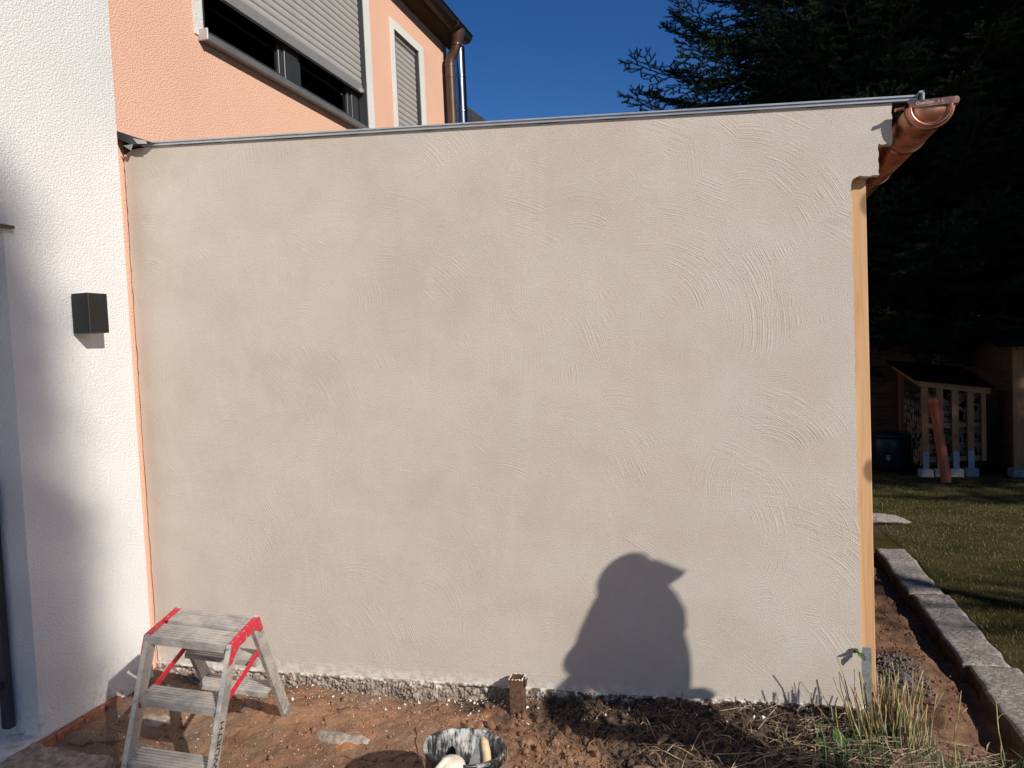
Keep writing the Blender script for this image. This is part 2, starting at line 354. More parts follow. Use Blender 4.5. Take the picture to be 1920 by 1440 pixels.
# foliage
for nm, a, b in (('spruce_needles', (.020, .034, .018), (.036, .056, .026)), ('spruce_needles_blue', (.020, .032, .02), (.04, .055, .034))):
    t = NT(nm); t.set(**{'Base Color': t.mix(t.ramp(t.noise(1.4, 3), .3, .7), a, b), 'Roughness': .7, 'Specular__IOR__Level': .12}); MAT[nm] = t.m
# rubble foundation
t = NT('foundation'); n = t.noise(35., 4, .65); x, y, zz = t.sep()
c = t.mix(t.ramp(n, .3, .7), (.19, .15, .12), (.42, .355, .295)); c = t.mix(t.ramp(t.noise(9., 3), .45, .65, 0., .6), c, (.22, .16, .115))
c = t.mix(t.ramp(t.math('ADD', x, t.math('MULTIPLY', t.noise(9., 3), .4)), 2.0, 2.35, 0., .85), c, (.07, .05, .036))
top = t.math('MULTIPLY', t.ramp(t.math('SUBTRACT', zz, t.math('MULTIPLY', x, .012)), -.075, -.028), t.ramp(t.noise(28., 4, .7), .46, .58)); c = t.mix(top, c, (.72, .67, .6))
t.set(**{'Base Color': c, 'Roughness': .95}); t.bump(t.noise(120., 3), .003, .7); MAT['foundation'] = t.m
# granite
t = NT('granite'); c = t.mix(t.ramp(t.noise(60., 4, .75), .4, .62), (.17, .145, .125), (.42, .375, .33)); c = t.mix(t.ramp(t.noise(5., 4), .5, .7), c, (.30, .25, .20))
t.set(**{'Base Color': c, 'Roughness': .85}); t.bump(t.noise(45., 5, .7), .008, .9); MAT['granite'] = t.m
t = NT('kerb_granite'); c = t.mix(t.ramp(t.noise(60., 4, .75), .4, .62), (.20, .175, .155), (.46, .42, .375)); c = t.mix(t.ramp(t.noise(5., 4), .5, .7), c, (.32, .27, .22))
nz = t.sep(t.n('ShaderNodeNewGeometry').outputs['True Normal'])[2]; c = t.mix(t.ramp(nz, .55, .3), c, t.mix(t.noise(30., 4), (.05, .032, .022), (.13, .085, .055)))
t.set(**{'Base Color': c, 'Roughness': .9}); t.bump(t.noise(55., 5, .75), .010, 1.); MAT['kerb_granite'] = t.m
simple('dark_gravel', (.13, .112, .112), .9, 0, .5, 30, .004, 80)
t = NT('field_stone'); c = t.mix(t.ramp(t.noise(25., 5, .7), .35, .65), (.20, .16, .13), (.42, .35, .28)); t.set(**{'Base Color': c, 'Roughness': .9}); t.bump(t.noise(40., 5, .7), .008, .8); MAT['field_stone'] = t.m
# dirty bucket plastic
t = NT('smeared_bucket'); a = t.noise(1., 5, .75, t.map((60, 60, 9))); b = t.noise(12., 4, .65)
mk = t.ramp(t.math('MULTIPLY_ADD', b, .6, t.math('MULTIPLY', a, .6)), .56, .72)
c = t.mix(mk, (.018, .019, .021), (.52, .51, .49)); t.set(**{'Base Color': c, 'Roughness': t.ramp(mk, 0., 1., .35, .85)}); t.bump(mk, .001, .8); MAT['smeared_bucket'] = t.m

# ------------------------------------------------------------------ ground
def zbase(x): return np.interp(x, [-1, .1, .5, .82, 1.55, 1.86, 2.25, 2.8, 3.4, 3.5, 3.8], [-.06, -.06, -.11, -.116, -.092, -.09, -.062, -.012, .012, -.03, -.06])
def ground_z(x, y, fine=True):
    x = np.asarray(x, float); y = np.asarray(y, float)
    far = -.065*np.clip(y-2.5, 0, 7.5)
    b = zbase(x); t = sm(0, -1.1, y)
    tgt = np.interp(x, [-1, .1, .45, .75, 1.6, 2.4, 3.0, 3.6], [-.05, -.05, -.17, -.16, -.15, -.10, -.03, -.01])
    z = b*(1-t)+tgt*t
    z = z+.055*np.exp(-((x-.95)**2/.05+(y+.22)**2/.02)) - .03*np.exp(-((x-1.9)**2/.1+(y+.75)**2/.05))
    z = z-.035*np.exp(-((x-2.55)**2/.12+(y+.42)**2/.02)) + .035*np.exp(-((x-2.75)**2/.2+(y+.08)**2/.006))
    # planting strip beside the annex and the gap under the kerb
    st = sm(3.40, 3.5, x)*sm(-.35, .05, y); z = z*(1-st)+(-.055-.03*sm(3.76, 3.86, x))*st
    z = z+.06*st*np.exp(-((x-3.6)**2/.02+(y-.55)**2/.05))
    lw = np.maximum(sm(4.0, 4.07, x)*sm(-.6, -.2, y), sm(2.55, 2.62, y)); z = z*(1-lw)+(-.012)*lw
    out = np.maximum(sm(-1.3, -2.2, y), sm(4.5, 5.2, x)*sm(-.2, -.6, y)); z = z*(1-out)+(-.02)*out
    z = z+far
    if fine:
        soil = (1-lw)*(1-out*.6)
        hum = sm(1.9, 2.6, x)*sm(3.5, 3.3, x)
        z = z+soil*(fbm(x, y, 4, 3)*.07+fbm(x, y, 22, 4)*(.022+.022*hum)+np.abs(fbm(x, y, 70, 2))*(.006+.02*hum)+.05*np.exp(-(y/.09)**2)*fbm(x, y*0+2.2, 5, 4)*1.4)+lw*fbm(x, y, 1.5, 3)*.05
    return z
xs = np.concatenate([np.linspace(-.3, 4.12, 560), [4.3, 4.6, 5, 5.5, 6.2, 7]]); ys = np.concatenate([np.linspace(-2.2, -1.15, 40), np.linspace(-1.14, .06, 170), np.linspace(.075, 2.6, 170)])
X, Y = np.meshgrid(xs, ys)
g1 = link('soil', grid_mesh('soil', X, Y, ground_z(X, Y)-.08*sm(4.12, 4.3, X), MAT['soil'])); g1['kind'] = 'structure'
# lawn: everything beyond
xs = np.concatenate([np.linspace(4.05, 7.2, 160), np.linspace(7.5, 30, 40)]); ys = np.concatenate([np.linspace(-.5, 10, 260), np.linspace(10.4, 26, 30)])
X, Y = np.meshgrid(xs, ys); Z = ground_z(X, Y)+.006
lawn = link('lawn', grid_mesh('lawn', X, Y, Z, MAT['lawn'])); lawn['kind'] = 'structure'
xs = np.linspace(-14, 4.06, 90); ys = np.concatenate([np.linspace(2.58, 6, 50), np.linspace(6.4, 26, 30)]); X, Y = np.meshgrid(xs, ys)
l2 = link('lawn_behind', grid_mesh('lawn_behind', X, Y, ground_z(X, Y)+.003, MAT['lawn'])); l2['kind'] = 'structure'
gt = MB(); gt.box(-400, 400, -400, 400, -.75, -.62); o = gt.build('ground', MAT['lawn']); o['kind'] = 'structure'
def patch(x0, x1, y0, y1, nm, m, dz=-.03, n=50):
    X, Y = np.meshgrid(np.linspace(x0, x1, n), np.linspace(y0, y1, n)); Z = np.full(X.shape, dz)+fbm(X, Y, .8, 3)*.05
    o = link(nm, grid_mesh(nm, X, Y, Z, m)); o['kind'] = 'structure'
patch(-.3, 7, -30, -2.15, 'yard_soil', MAT['soil'], -.03, 120); patch(7, 60, -30, -.45, 'yard_grass', MAT['lawn']); patch(-30, -.3, -30, -2.1, 'yard_grass', MAT['lawn'], -.04)
patch(4.1, 7.02, -2.3, -.4, 'yard_soil', MAT['soil'], -.035)

# ------------------------------------------------------------------ annex wall (fresh render)
ann = thing('annex', (1.7, 0, 0), 'single-storey annex whose front wall is freshly rendered in grey beige with sweeping trowel marks', 'annex')
ztop = lambda x: 2.603-.0612*x
def jit(a, b, n, am, dx, dz):
    out = []
    for i in range(n):
        k = i/n; w = random.uniform(-am, am); out.append((a[0]+(b[0]-a[0])*k+dx*w, a[1]+(b[1]-a[1])*k+dz*w))
    return out
BOT = [(.012, -.026), (.74, -.021), (1.23, -.014), (1.95, 0), (2.25, -.004), (2.77, .010), (3.13, .024), (3.366, .026)]
poly = []
for a, b in zip(BOT[:-1], BOT[1:]): poly += jit(a, b, max(4, int((b[0]-a[0])/.018)), .006, .3, 1)
poly += jit((3.366, .026), (3.364, 2.09), 110, .0022, 1, 0)
poly += [(3.366, 2.105), (3.374, 2.118), (3.392, 2.125)] + jit((3.40, 2.127), (3.462, 2.120), 6, .004, 0, 1) + jit((3.463, 2.122), (3.462, 2.236), 8, .002, 1, 0)
poly += jit((3.464, 2.237), (3.512, 2.233), 5, .003, 0, 1) + jit((3.513, 2.235), (3.512, 2.385), 9, .0025, 1, 0)
poly += jit((3.514, 2.388), (.10, ztop(.10)), 60, .0025, 0, 1)+[(.06, 2.59), (.03, 2.572)]+jit((.012, 2.57), (.012, -.02), 90, .003, 1, 0)
w = MB(); n = len(poly)
w.add([(x, 0, z) for x, z in poly]+[(x, .045, z) for x, z in poly], [tuple(range(n))]+[(i+n, (i+1) % n+n, (i+1) % n, i) for i in range(n)])
w.build('render_coat', MAT['render'], ann)
w = MB(); w.prism([(.0, -.3), (3.355, -.3), (3.355, 2.14), (3.45, 2.14), (3.45, 2.25), (3.5, 2.25), (3.5, 2.37), (.0, 2.56)], .0452, .16); w.build('wall_core', MAT['concrete'], ann)
w = MB(); w.box(0.02, 3.3, 3.7, 3.82, -.3, 2.4); w.box(.0, 3.36, .17, 3.69, -.30, -.02); w.build('back_wall', MAT['concrete'], ann)
# roof deck, trim, flashing
def slope(mb, x0, x1, y0, y1, a, b, mi=0):
    v = [(x, y, ztop(x)+d) for x in (x0, x1) for y in (y0, y1) for d in (a, b)]
    mb.add(v, [(0,1,3,2), (4,6,7,5), (0,4,5,1), (2,3,7,6), (0,2,6,4), (1,5,7,3)], mi)
w = MB(); slope(w, .0, 3.56, .012, 3.9, .004, .022); w.build('roof_sheet', MAT['dark_metal'], ann)
w = MB(); slope(w, .13, 3.60, -.012, .010, .001, .0100); slope(w, .13, 3.60, -.018, .010, .0125, .019); slope(w, .13, 3.585, -.009, .008, .0102, .0123); w.build('roof_edge_trim', MAT['metal_trim'], ann)
w = MB(); w.bar((3.612, -.02, ztop(3.61)-.022), (3.612, -.02, ztop(3.61)+.024), .006, .05, (0, 1, 0)); w.bar((3.598, -.02, ztop(3.6)+.022), (3.615, -.02, ztop(3.61)+.022), .05, .006); w.build('drip_edge', MAT['metal_trim'], ann)
w = MB(); w.prism([(0.001, 2.682), (.205, 2.603), (.205, 2.597), (.10, 2.600), (.018, 2.640), (.001, 2.668)], -.045, 3.9); w.build('wall_flashing', MAT['flashing'], ann)
w = MB(); w.add([(.115, -.05, 2.628), (.19, -.05, 2.607), (.195, -.05, 2.592), (.14, -.05, 2.598), (.128, -.05, 2.612)], [(0,1,2,3,4)]); 
w.add([(.05, -.046, 2.60), (.11, -.046, 2.60), (.095, -.046, 2.572)], [(0,1,2)]); w.v = w.v+[(a, b+.003, c) for a, b, c in w.v]; w.f += [tuple(i+8 for i in q)[::-1] for q in list(w.f)]; w.m *= 2; w.build('bent_trim_end', MAT['metal_trim'], ann)
w = MB(); w.box(3.372, 3.448, .165, 3.9, 2.128, 2.24, 0, .004); w.build('eaves_beam', MAT['beam_wood'], ann)
w = MB(); w.box(3.45, 3.50, .165, 3.9, 2.245, 2.37); w.build('fascia_board', MAT['beam_wood'], ann)
for i, y in enumerate((.045, 3.6)):
    w = MB(); w.box(3.3585, 3.424, y, y+.115, -.0, 2.127, 0, .003); p = w.build('post', MAT['larch_post'], ann)
    w = MB(); w.box(3.372, 3.408, y-.006, y-.002, .02, .262, 0, .0015); w.box(3.366, 3.420, y-.006, y-.002, -.1, .018); w.tube([(3.39, y-.012, .22), (3.39, y-.004, .22)], .008, 8); w.build('post_foot', MAT['galvanised'], p)
# gutter
gu = thing('copper_gutter', (3.63, -.06, 2.35), 'half-round copper gutter with stamped end cap projecting past the rendered wall', 'gutter')
gx, gz, gr = 3.632, 2.348, .078
w = MB(); w.lathe([(gr, -.05), (gr+.0015, -.052), (gr+.0015, 3.95), (gr-.001, 3.95), (gr-.001, -.05)], (gx, 0, gz), 36, math.pi, 2*math.pi, 'y')
w.tube([(gx+gr+.008, -.05, gz+.002), (gx+gr+.008, 3.95, gz+.002)], .009, 12); w.build('trough', MAT['copper'], gu, True)
w = MB(); w.lathe([(.0001, -.056), (.052, -.056), (.056, -.050), (.060, -.049), (.0635, -.062), (.069, -.066), (.0745, -.062), (.077, -.052), (.080, -.054), (.0825, -.052), (.083, -.046), (.083, -.02), (.0795, -.02)], (gx, 0, gz-.003), 48, math.pi, 2*math.pi, 'y')
w.build('end_cap', MAT['copper'], gu, True)
w = MB(); L0, L1 = gx-.088, gx+.094
pts = [(L0+.008*(1-math.cos(a)) , gz+.009+.0125*math.sin(a)) for a in np.linspace(math.pi/2, 3*math.pi/2, 7)]; pts += [(L1-.010*(1-math.cos(a)), gz+.009-.0125*math.sin(-a)) for a in np.linspace(-math.pi/2, math.pi/2, 9)]
w.prism(pts[::-1], -.064, -.046); cp = w.build('cap_rim', MAT['copper'], gu)
def text(body, size, mat, parent, mw, name='lettering', ext=.0006):
    cu = bpy.data.curves.new(name, 'FONT'); cu.body = body; cu.size = size; cu.extrude = ext; cu.align_x = 'CENTER'; cu.align_y = 'CENTER'
    o = bpy.data.objects.new(name, cu); COL.objects.link(o); cu.materials.append(mat)
    bpy.context.view_layer.update(); me = bpy.data.meshes.new_from_object(o.evaluated_get(bpy.context.evaluated_depsgraph_get())); me.materials.clear(); me.materials.append(mat)
    bpy.data.objects.remove(o); o = bpy.data.objects.new(name, me); COL.objects.link(o); o.parent = parent; o.matrix_local = mw; return o
text('QualiZeit   1 1', .0155, MAT['lettering_copper'], cp, Matrix.Translation((gx-.005-3.63, -.0647+.06, gz+.0095-2.35)) @ Euler((R(90), 0, 0)).to_matrix().to_4x4())
for y in (.35, 1.05, 1.75, 2.45, 3.15):
    w = MB(); w.lathe([(gr+.002, y), (gr+.006, y), (gr+.006, y+.028), (gr+.002, y+.028)], (gx, 0, gz), 24, math.pi, 2*math.pi, 'y'); w.box(3.505, gx-gr, y, y+.028, gz-.002, gz+.004); w.build('hanger', MAT['copper'], gu, 'auto')
w = MB(); w.tube([(3.514, -.05, 2.345), (3.548, -.045, 2.35)], .007, 8); w.build('fixing', MAT['copper'], gu)

# foundation band
xs = np.linspace(.0, 3.40, 760); us = np.linspace(0, 1, 46); X, U = np.meshgrid(xs, us)
Zb = -.24+(.252+np.interp(X, [b[0] for b in BOT], [b[1] for b in BOT]))*U
f1, f2 = worley(X*1.25+fbm(X, Zb, 8, 3)*.06, Zb+fbm(X, Zb, 6, 3)*.06, 58); fa, fb = worley(X, Zb, 21, 8)
amp = 1-.5*sm(2.0, 2.4, X)
D = .011*amp*sm(0., .55, f2-f1)+.006*sm(0, .5, fb-fa)+fbm(X, Zb, 9, 4)*.06+fbm(X, Zb, 90, 2)*.006
Yb = .016-D-.012*(1-U)
Yb = Yb*(1-sm(.88, .95, U))+sm(.88, .95, U)*(-.0035+.004*fbm(X, Zb, 60, 3)+.006*fbm(X, Zb, 14, 2)); Yb = np.where(U > .985, .03, Yb)
fo = link('foundation', grid_mesh('foundation', X, Yb, Zb, MAT['foundation'], True), ann, loc=(-1.7, 0, 0)); fo.name = 'foundation'

# ------------------------------------------------------------------ main house
hs = thing('house', (-3, 2, 0), 'apricot and white rendered main house with grey roller shutters', 'house')
def wall_x(mb, x, xi, ys, zs, holes, mi=0):                # wall in plane x facing +x with rectangular holes, reveals to xi
    Y = sorted(set([ys[0], ys[1]]+[h[0] for h in holes]+[h[1] for h in holes])); Zz = sorted(set([zs[0], zs[1]]+[h[2] for h in holes]+[h[3] for h in holes]))
    for a, b in zip(Y[:-1], Y[1:]):
        for c, d in zip(Zz[:-1], Zz[1:]):
            if any(h[0] <= a and b <= h[1] and h[2] <= c and d <= h[3] for h in holes): continue
            mb.add([(x, a, c), (x, b, c), (x, b, d), (x, a, d)], [(0, 1, 2, 3)], mi)
    for (a, b, c, d) in holes:
        mb.add([(x, a, c), (x, a, d), (xi, a, d), (xi, a, c)], [(0, 1, 2, 3)], mi); mb.add([(x, b, c), (xi, b, c), (xi, b, d), (x, b, d)], [(0, 1, 2, 3)], mi)
        mb.add([(x, a, d), (x, b, d), (xi, b, d), (xi, a, d)], [(0, 1, 2, 3)], mi); mb.add([(x, a, c), (xi, a, c), (xi, b, c), (x, b, c)], [(0, 1, 2, 3)], mi)
W1 = (.70, 2.875, 3.42, 4.86); W2 = (3.51, 4.115, 2.9, 4.515)
w = MB(); wall_x(w, 0, -.16, (-.14, 4.96), (-.3, 4.95), [W1, W2]); w.add([(0, 4.96, -.3), (-6, 4.96, -.3), (-6, 4.96, 4.95), (0, 4.96, 4.95)], [(0, 1, 2, 3)]); w.build('wall', MAT['apricot_roughcast'], hs)
w = MB(); wall_x(w, .062, -.24, (-6, -.093), (-.3, 5.6), [(-2.0, -.752, -.02, 2.098)]); w.add([(.062, -.093, -.3), (-.02, -.093, -.3), (-.02, -.093, 5.6), (.062, -.093, 5.6)], [(0, 1, 2, 3)]); w.build('wall', MAT['white_roughcast'], hs)['label'] = 'white roughcast wall'
w = MB(); w.box(-6, -.165, .0, 4.94, -.3, 3.3); w.box(-6, -.26, -6, -.12, 2.4, 5.6); w.box(-6.1, -6, -6, 4.95, -.3, 5.2); w.box(-6, -.2, .2, 4.94, 4.9, 4.95); w.box(-6, -.165, 3.0, 3.4, 3.3, 4.9); w.build('inner_structure', MAT['room_dark'], hs)
w = MB(); w.box(-.30, -.245, -2.0, -.75, -.05, 2.1); w.build('door_panel', MAT['white_trim'], hs)
w = MB(); w.box(-.24, .088, -2.02, -.72, 2.10, 2.112); w.build('lintel_flashing', MAT['brown_metal'], hs)
# surrounds
def surround(W, k=.075, bottom=False):
    a, b, c, d = W; w = MB()
    w.box(-.01, .009, a-k, a, c-(.02 if not bottom else 0), d+k); w.box(-.01, .009, b, b+k*1.5, c-.02, d+k); w.box(-.01, .0089, a, b, d, d+k)
    return w
surround(W1, .075).build('window_surround', MAT['white_trim'], hs); surround((W2[0], W2[1]+.0, 2.9, W2[3]), .08).build('window_surround', MAT['white_trim'], hs)
def shutter(W, zb, zt, xs=-.035):
    a, b = W[0]+.01, W[1]-.01; p = .0545
    bm_ = MB(); prof = [(xs-.009, 0), (xs-.002, .004), (xs+.001, .014), (xs+.002, .027), (xs+.001, .041), (xs-.003, .051), (xs-.009, .0535)]
    v = [(x, y, z) for x, z in prof for y in (a, b)]; bm_.add(v, [(2*i, 2*i+1, 2*i+3, 2*i+2) for i in range(len(prof)-1)])
    me = None; n = int((zt-zb)/p)+1
    for i in range(n):
        if me is None: o = bm_.build('shutter_slat', MAT['alu_shutter'], hs, True); o.data.polygons.foreach_set('use_smooth', [True]*len(o.data.polygons)); me = o.data; o.location = (0, 0, 0); base = o.location.copy()
        else: o = link('shutter_slat', me, hs)
        o.location = (0, 0, zb+i*p)
    w = MB(); w.box(xs-.012, xs+.006, a, b, zb-.062, zb-.002, 0, .003); w.box(xs-.016, xs+.012, a+.0, b, zb-.07, zb-.0625); r = w.build('shutter_end_rail', MAT['alu_rail'], hs)
    for y in (a+.04, b-.06):
        w = MB(); w.box(xs+.007, xs+.03, y, y+.03, zb-.075, zb-.045); w.build('stopper', MAT['alu_rail'], r)
    for q0, q1 in ((a-.009, a+.016), (b-.016, b+.009)):
        w = MB(); w.box(xs-.03, .0015, q0, q1, W[2]+.002, W[3]); w.build('shutter_guide', MAT['anthracite'], hs)
    w = MB(); w.box(xs-.06, xs+.012, a+.02, b-.02, zt-.0, zt+.1); w.build('shutter_box', MAT['alu_rail'], hs)
shutter(W1, 3.80, 4.84); shutter(W2, 2.98, 4.47)
# window frame and glass
w = MB(); a, b = W1[0], W1[1]; m = 1.80
for (y0, y1) in ((a, a+.07), (b-.14, b), (m-.09, m+.09)): w.box(-.135, -.075, y0, y1, 3.43, 4.85, 0, .004)
w.box(-.1349, -.0749, a, b, 3.421, 3.47); wf = w.build('window_frame', MAT['anthracite'], hs)
w = MB()
for (y0, y1) in ((a+.07, m-.09), (m+.09, b-.14)):
    w.box(-.125, -.088, y0, y0+.055, 3.471, 4.85, 0, .004); w.box(-.125, -.088, y1-.055, y1, 3.471, 4.85, 0, .004); w.box(-.1249, -.0885, y0, y1, 3.471, 3.52)
w.build('sash', MAT['anthracite'], wf)
for (y0, y1) in ((a+.07, m-.09), (m+.09, b-.14)):
    w = MB(); w.box(-.112, -.108, y0+.05, y1-.05, 3.515, 4.84); w.build('pane', MAT['glass'], wf)
w = MB(); w.tube([(-.075, m-.05, 3.62), (-.05, m-.05, 3.62), (-.05, m-.05, 3.72)], .008, 8); 
for (y0, y1) in ((1.62, 1.72), (2.50, 2.66)):
    pts = [(-.24+.02*math.sin(i*1.4), y0+(y1-y0)*i/12) for i in range(13)]; v = [(x, y, z) for x, y in pts for z in (3.45, 4.85)]
    w2 = MB(); w2.add(v, [(2*i, 2*i+1, 2*i+3, 2*i+2) for i in range(12)]); w2.build('curtain', MAT['curtain'], hs, True)
w = MB(); w.add([(-.0, a-.035, 3.418), (-.0, b+.03, 3.418), (.062, b+.03, 3.408), (.062, a-.035, 3.408)], [(0, 1, 2, 3)]); w.box(.058, .062, a-.035, b+.03, 3.372, 3.407); w.box(-.13, .0, a, b, 3.40, 3.4195)
w.box(0.0, .0575, a-.035, b+.03, 3.374, 3.379); sl_ = w.build('window_sill', MAT['sill_metal'], hs)
for y in (a-.045, b+.03):
    w = MB(); w.box(.0, .066, y, y+.012, 3.368, 3.435, 0, .003); w.build('sill_end_cap', MAT['alu_shutter'], sl_)
# eaves, roof, gutter, downpipe
w = MB(); w.prism([(.0, 4.86), (.13, 4.93), (.13, 4.96), (.0, 4.96)], -.07, 5.05); w.build('soffit', MAT['brown_metal'], hs)
w = MB(); v = [(.245, -.07, 5.015), (.245, 5.12, 5.015), (-6.2, 5.12, 9.0), (-6.2, -.07, 9.0)]; v += [(x, y, z-.05) for x, y, z in v]
w.add(v, [(0,1,2,3), (7,6,5,4), (0,4,5,1), (1,5,6,2), (2,6,7,3), (3,7,4,0)]); w.build('roof', MAT['roof_tile'], hs)
w = MB(); v = [(.30, -6.2, 5.7), (.30, -.06, 5.7), (-6.2, -.06, 9.2), (-6.2, -6.2, 9.2)]; v += [(x, y, z-.06) for x, y, z in v]
w.add(v, [(0,1,2,3), (7,6,5,4), (0,4,5,1), (1,5,6,2), (2,6,7,3), (3,7,4,0)]); w.build('roof', MAT['roof_tile'], hs)
w = MB(); c0 = (.192, 0, 4.985); w.lathe([(.076, -.07), (.0775, -.07), (.0775, 5.09), (.076, 5.09)], c0, 24, math.pi, 2*math.pi, 'y'); w.lathe([(.0001, 5.088), (.0765, 5.088)], c0, 24, math.pi, 2*math.pi, 'y')
w.tube([(.192+.08, -.07, 4.988), (.192+.08, 5.09, 4.988)], .009, 8); eg = w.build('eaves_gutter', MAT['brown_metal'], hs, True)
w = MB(); w.lathe([(.078, 4.62), (.083, 4.62), (.083, 4.64), (.078, 4.64)], c0, 24, math.pi, 2*math.pi, 'y'); w.build('gutter_joint', MAT['brown_metal'], eg, 'auto')
w = MB(); py = 4.79
w.tube([(.19, py, 4.95), (.19, py, 4.90), (.185, py, 4.845), (.178, py, 4.80)], [.088, .082, .062, .056], 20)
w.tube([(.178, py, 4.81), (.172, py, 4.77), (.150, py, 4.725), (.115, py, 4.68), (.098, py, 4.64), (.094, py, 4.58), (.094, py, 2.0)], .052, 20)
dp = w.build('downpipe', MAT['brown_metal'], hs, 'auto')
for z in (4.59, 4.47, 3.3):
    w = MB(); w.tube([(.094, py, z-.012), (.094, py, z+.012)], .0555, 20); w.build('pipe_collar', MAT['brown_metal'], dp, 'auto')
w = MB(); w.tube([(.177, py, 4.79), (.178, py, 4.812)], .059, 20); w.build('pipe_collar', MAT['brown_metal'], dp, 'auto')
fl = thing('flue_pipe', (-.29, 6.1, 0), 'shiny stainless steel chimney flue rising behind the brown downpipe', 'chimney flue')
w = MB(); w.tube([(-.232, 6.1, -.3), (-.232, 6.1, 5.30)], .074, 28); w.build('tube', MAT['steel_flue'], fl, 'auto')
for z in (5.26, 4.93, 4.50, 4.0):
    w = MB(); w.tube([(-.232, 6.1, z-.014), (-.232, 6.1, z-.008), (-.232, 6.1, z+.008), (-.232, 6.1, z+.014)], [.0745, .0775, .0775, .0745], 28); w.build('clamp_band', MAT['steel_flue'], fl, 'auto')
# neighbouring roof
nb = thing('neighbour_house', (-4.5, 12, 0), 'distant dark tiled roof with solar panels just above the annex roof', 'house')
w = MB(); w.box(-7, -.4, 8.9, 12, -.5, 4.4); w.build('wall', MAT['concrete'], nb)
w = MB(); v = [(-7, 8.6, 4.5), (0.05, 8.6, 4.5), (-1.35, 9.6, 5.75), (-7, 9.6, 5.75), (-7, 12.4, 4.3), (0.05, 12.4, 4.3)]; w.add(v, [(0,1,2,3), (3,2,5,4), (1,5,2), (0,4,5,1), (0,3,4)]); w.build('roof', MAT['roof_tile'], nb)
for i in range(3):
    w = MB(); 
    def q(u, s): return Vector((-.35-1.0*s-u*.0, 8.6+s, 4.5+1.25*s)) 
    y0 = 8.62+.32*i; z0 = 4.5+1.25*(y0-8.6)
    w.add([(-4, y0, z0+.06), (-.35-(y0-8.6)*1.2, y0, z0+.06), (-.35-(y0-8.6)*1.2-.36, y0+.29, z0+.06+.3625), (-4, y0+.29, z0+.06+.3625)], [(0,1,2,3)]); w.build('solar_panel', MAT['solar'], nb)

# wall lamp, steel post by the door
la = thing('wall_lamp', (.062, -.39, 1.675), 'black box-shaped wall lamp on the white wall', 'lamp')
w = MB(); w.box(.0625, .072, -.435, -.345, 1.69, 1.835); w.build('mounting_plate', MAT['lamp_black'], la)
w = MB(); w.box(.0725, .165, -.446, -.336, 1.672, 1.85, 0, .002); w.build('housing', MAT['lamp_black'], la)
rl = thing('railing_post', (-.07, -.80, 0), 'dark steel railing with crossbar standing inside the shaded doorway', 'railing')
w = MB(); w.box(-.092, -.052, -.80, -.765, .02, 1.075, 0, .003); w.build('post', MAT['anthracite'], rl)
for z in (.19, .98):
    w = MB(); w.box(-.085, -.06, -1.9, -.802, z, z+.033, 0, .003); w.build('crossbar', MAT['anthracite'], rl)
for y in (-1.0, -1.15, -1.3): 
    w = MB(); w.box(-.08, -.065, y, y+.015, .226, .979); w.build('baluster', MAT['anthracite'], rl)

# ------------------------------------------------------------------ slab and edging at the house foot
w = MB(); X, Y = np.meshgrid(np.linspace(-.3, .50, 120), np.linspace(-1.5, -.79, 110))
Z = -.028+fbm(X, Y, 6, 4)*.03+fbm(X, Y, 30, 3)*.012-.05*sm(.3, .12, X)*sm(-1.0, -.8, Y)*0
Xn = X+.0*Y; e = sm(.475, .50, X); Z = Z-e*.17; eb = sm(-.805, -.79, Y); Z = Z-eb*.12*sm(.1, .2, X)
slab = link('concrete_slab', grid_mesh('concrete_slab', X, Y, Z, MAT['soil' if 0 else 'field_stone'])); slab['kind'] = 'structure'
ed = thing('edging_tiles', (.1, -.6, -.04), 'red clay edging tiles laid along the foot of the white wall', 'edging')
yy = -.86
for L in (.155, .15, .12, .1):
    w = MB(); w.box(.066, .098, yy, yy+L-.006, -.075, -.030+random.uniform(-.003, .003), 0, .004); w.build('brick', MAT['terracotta'], ed); yy += L

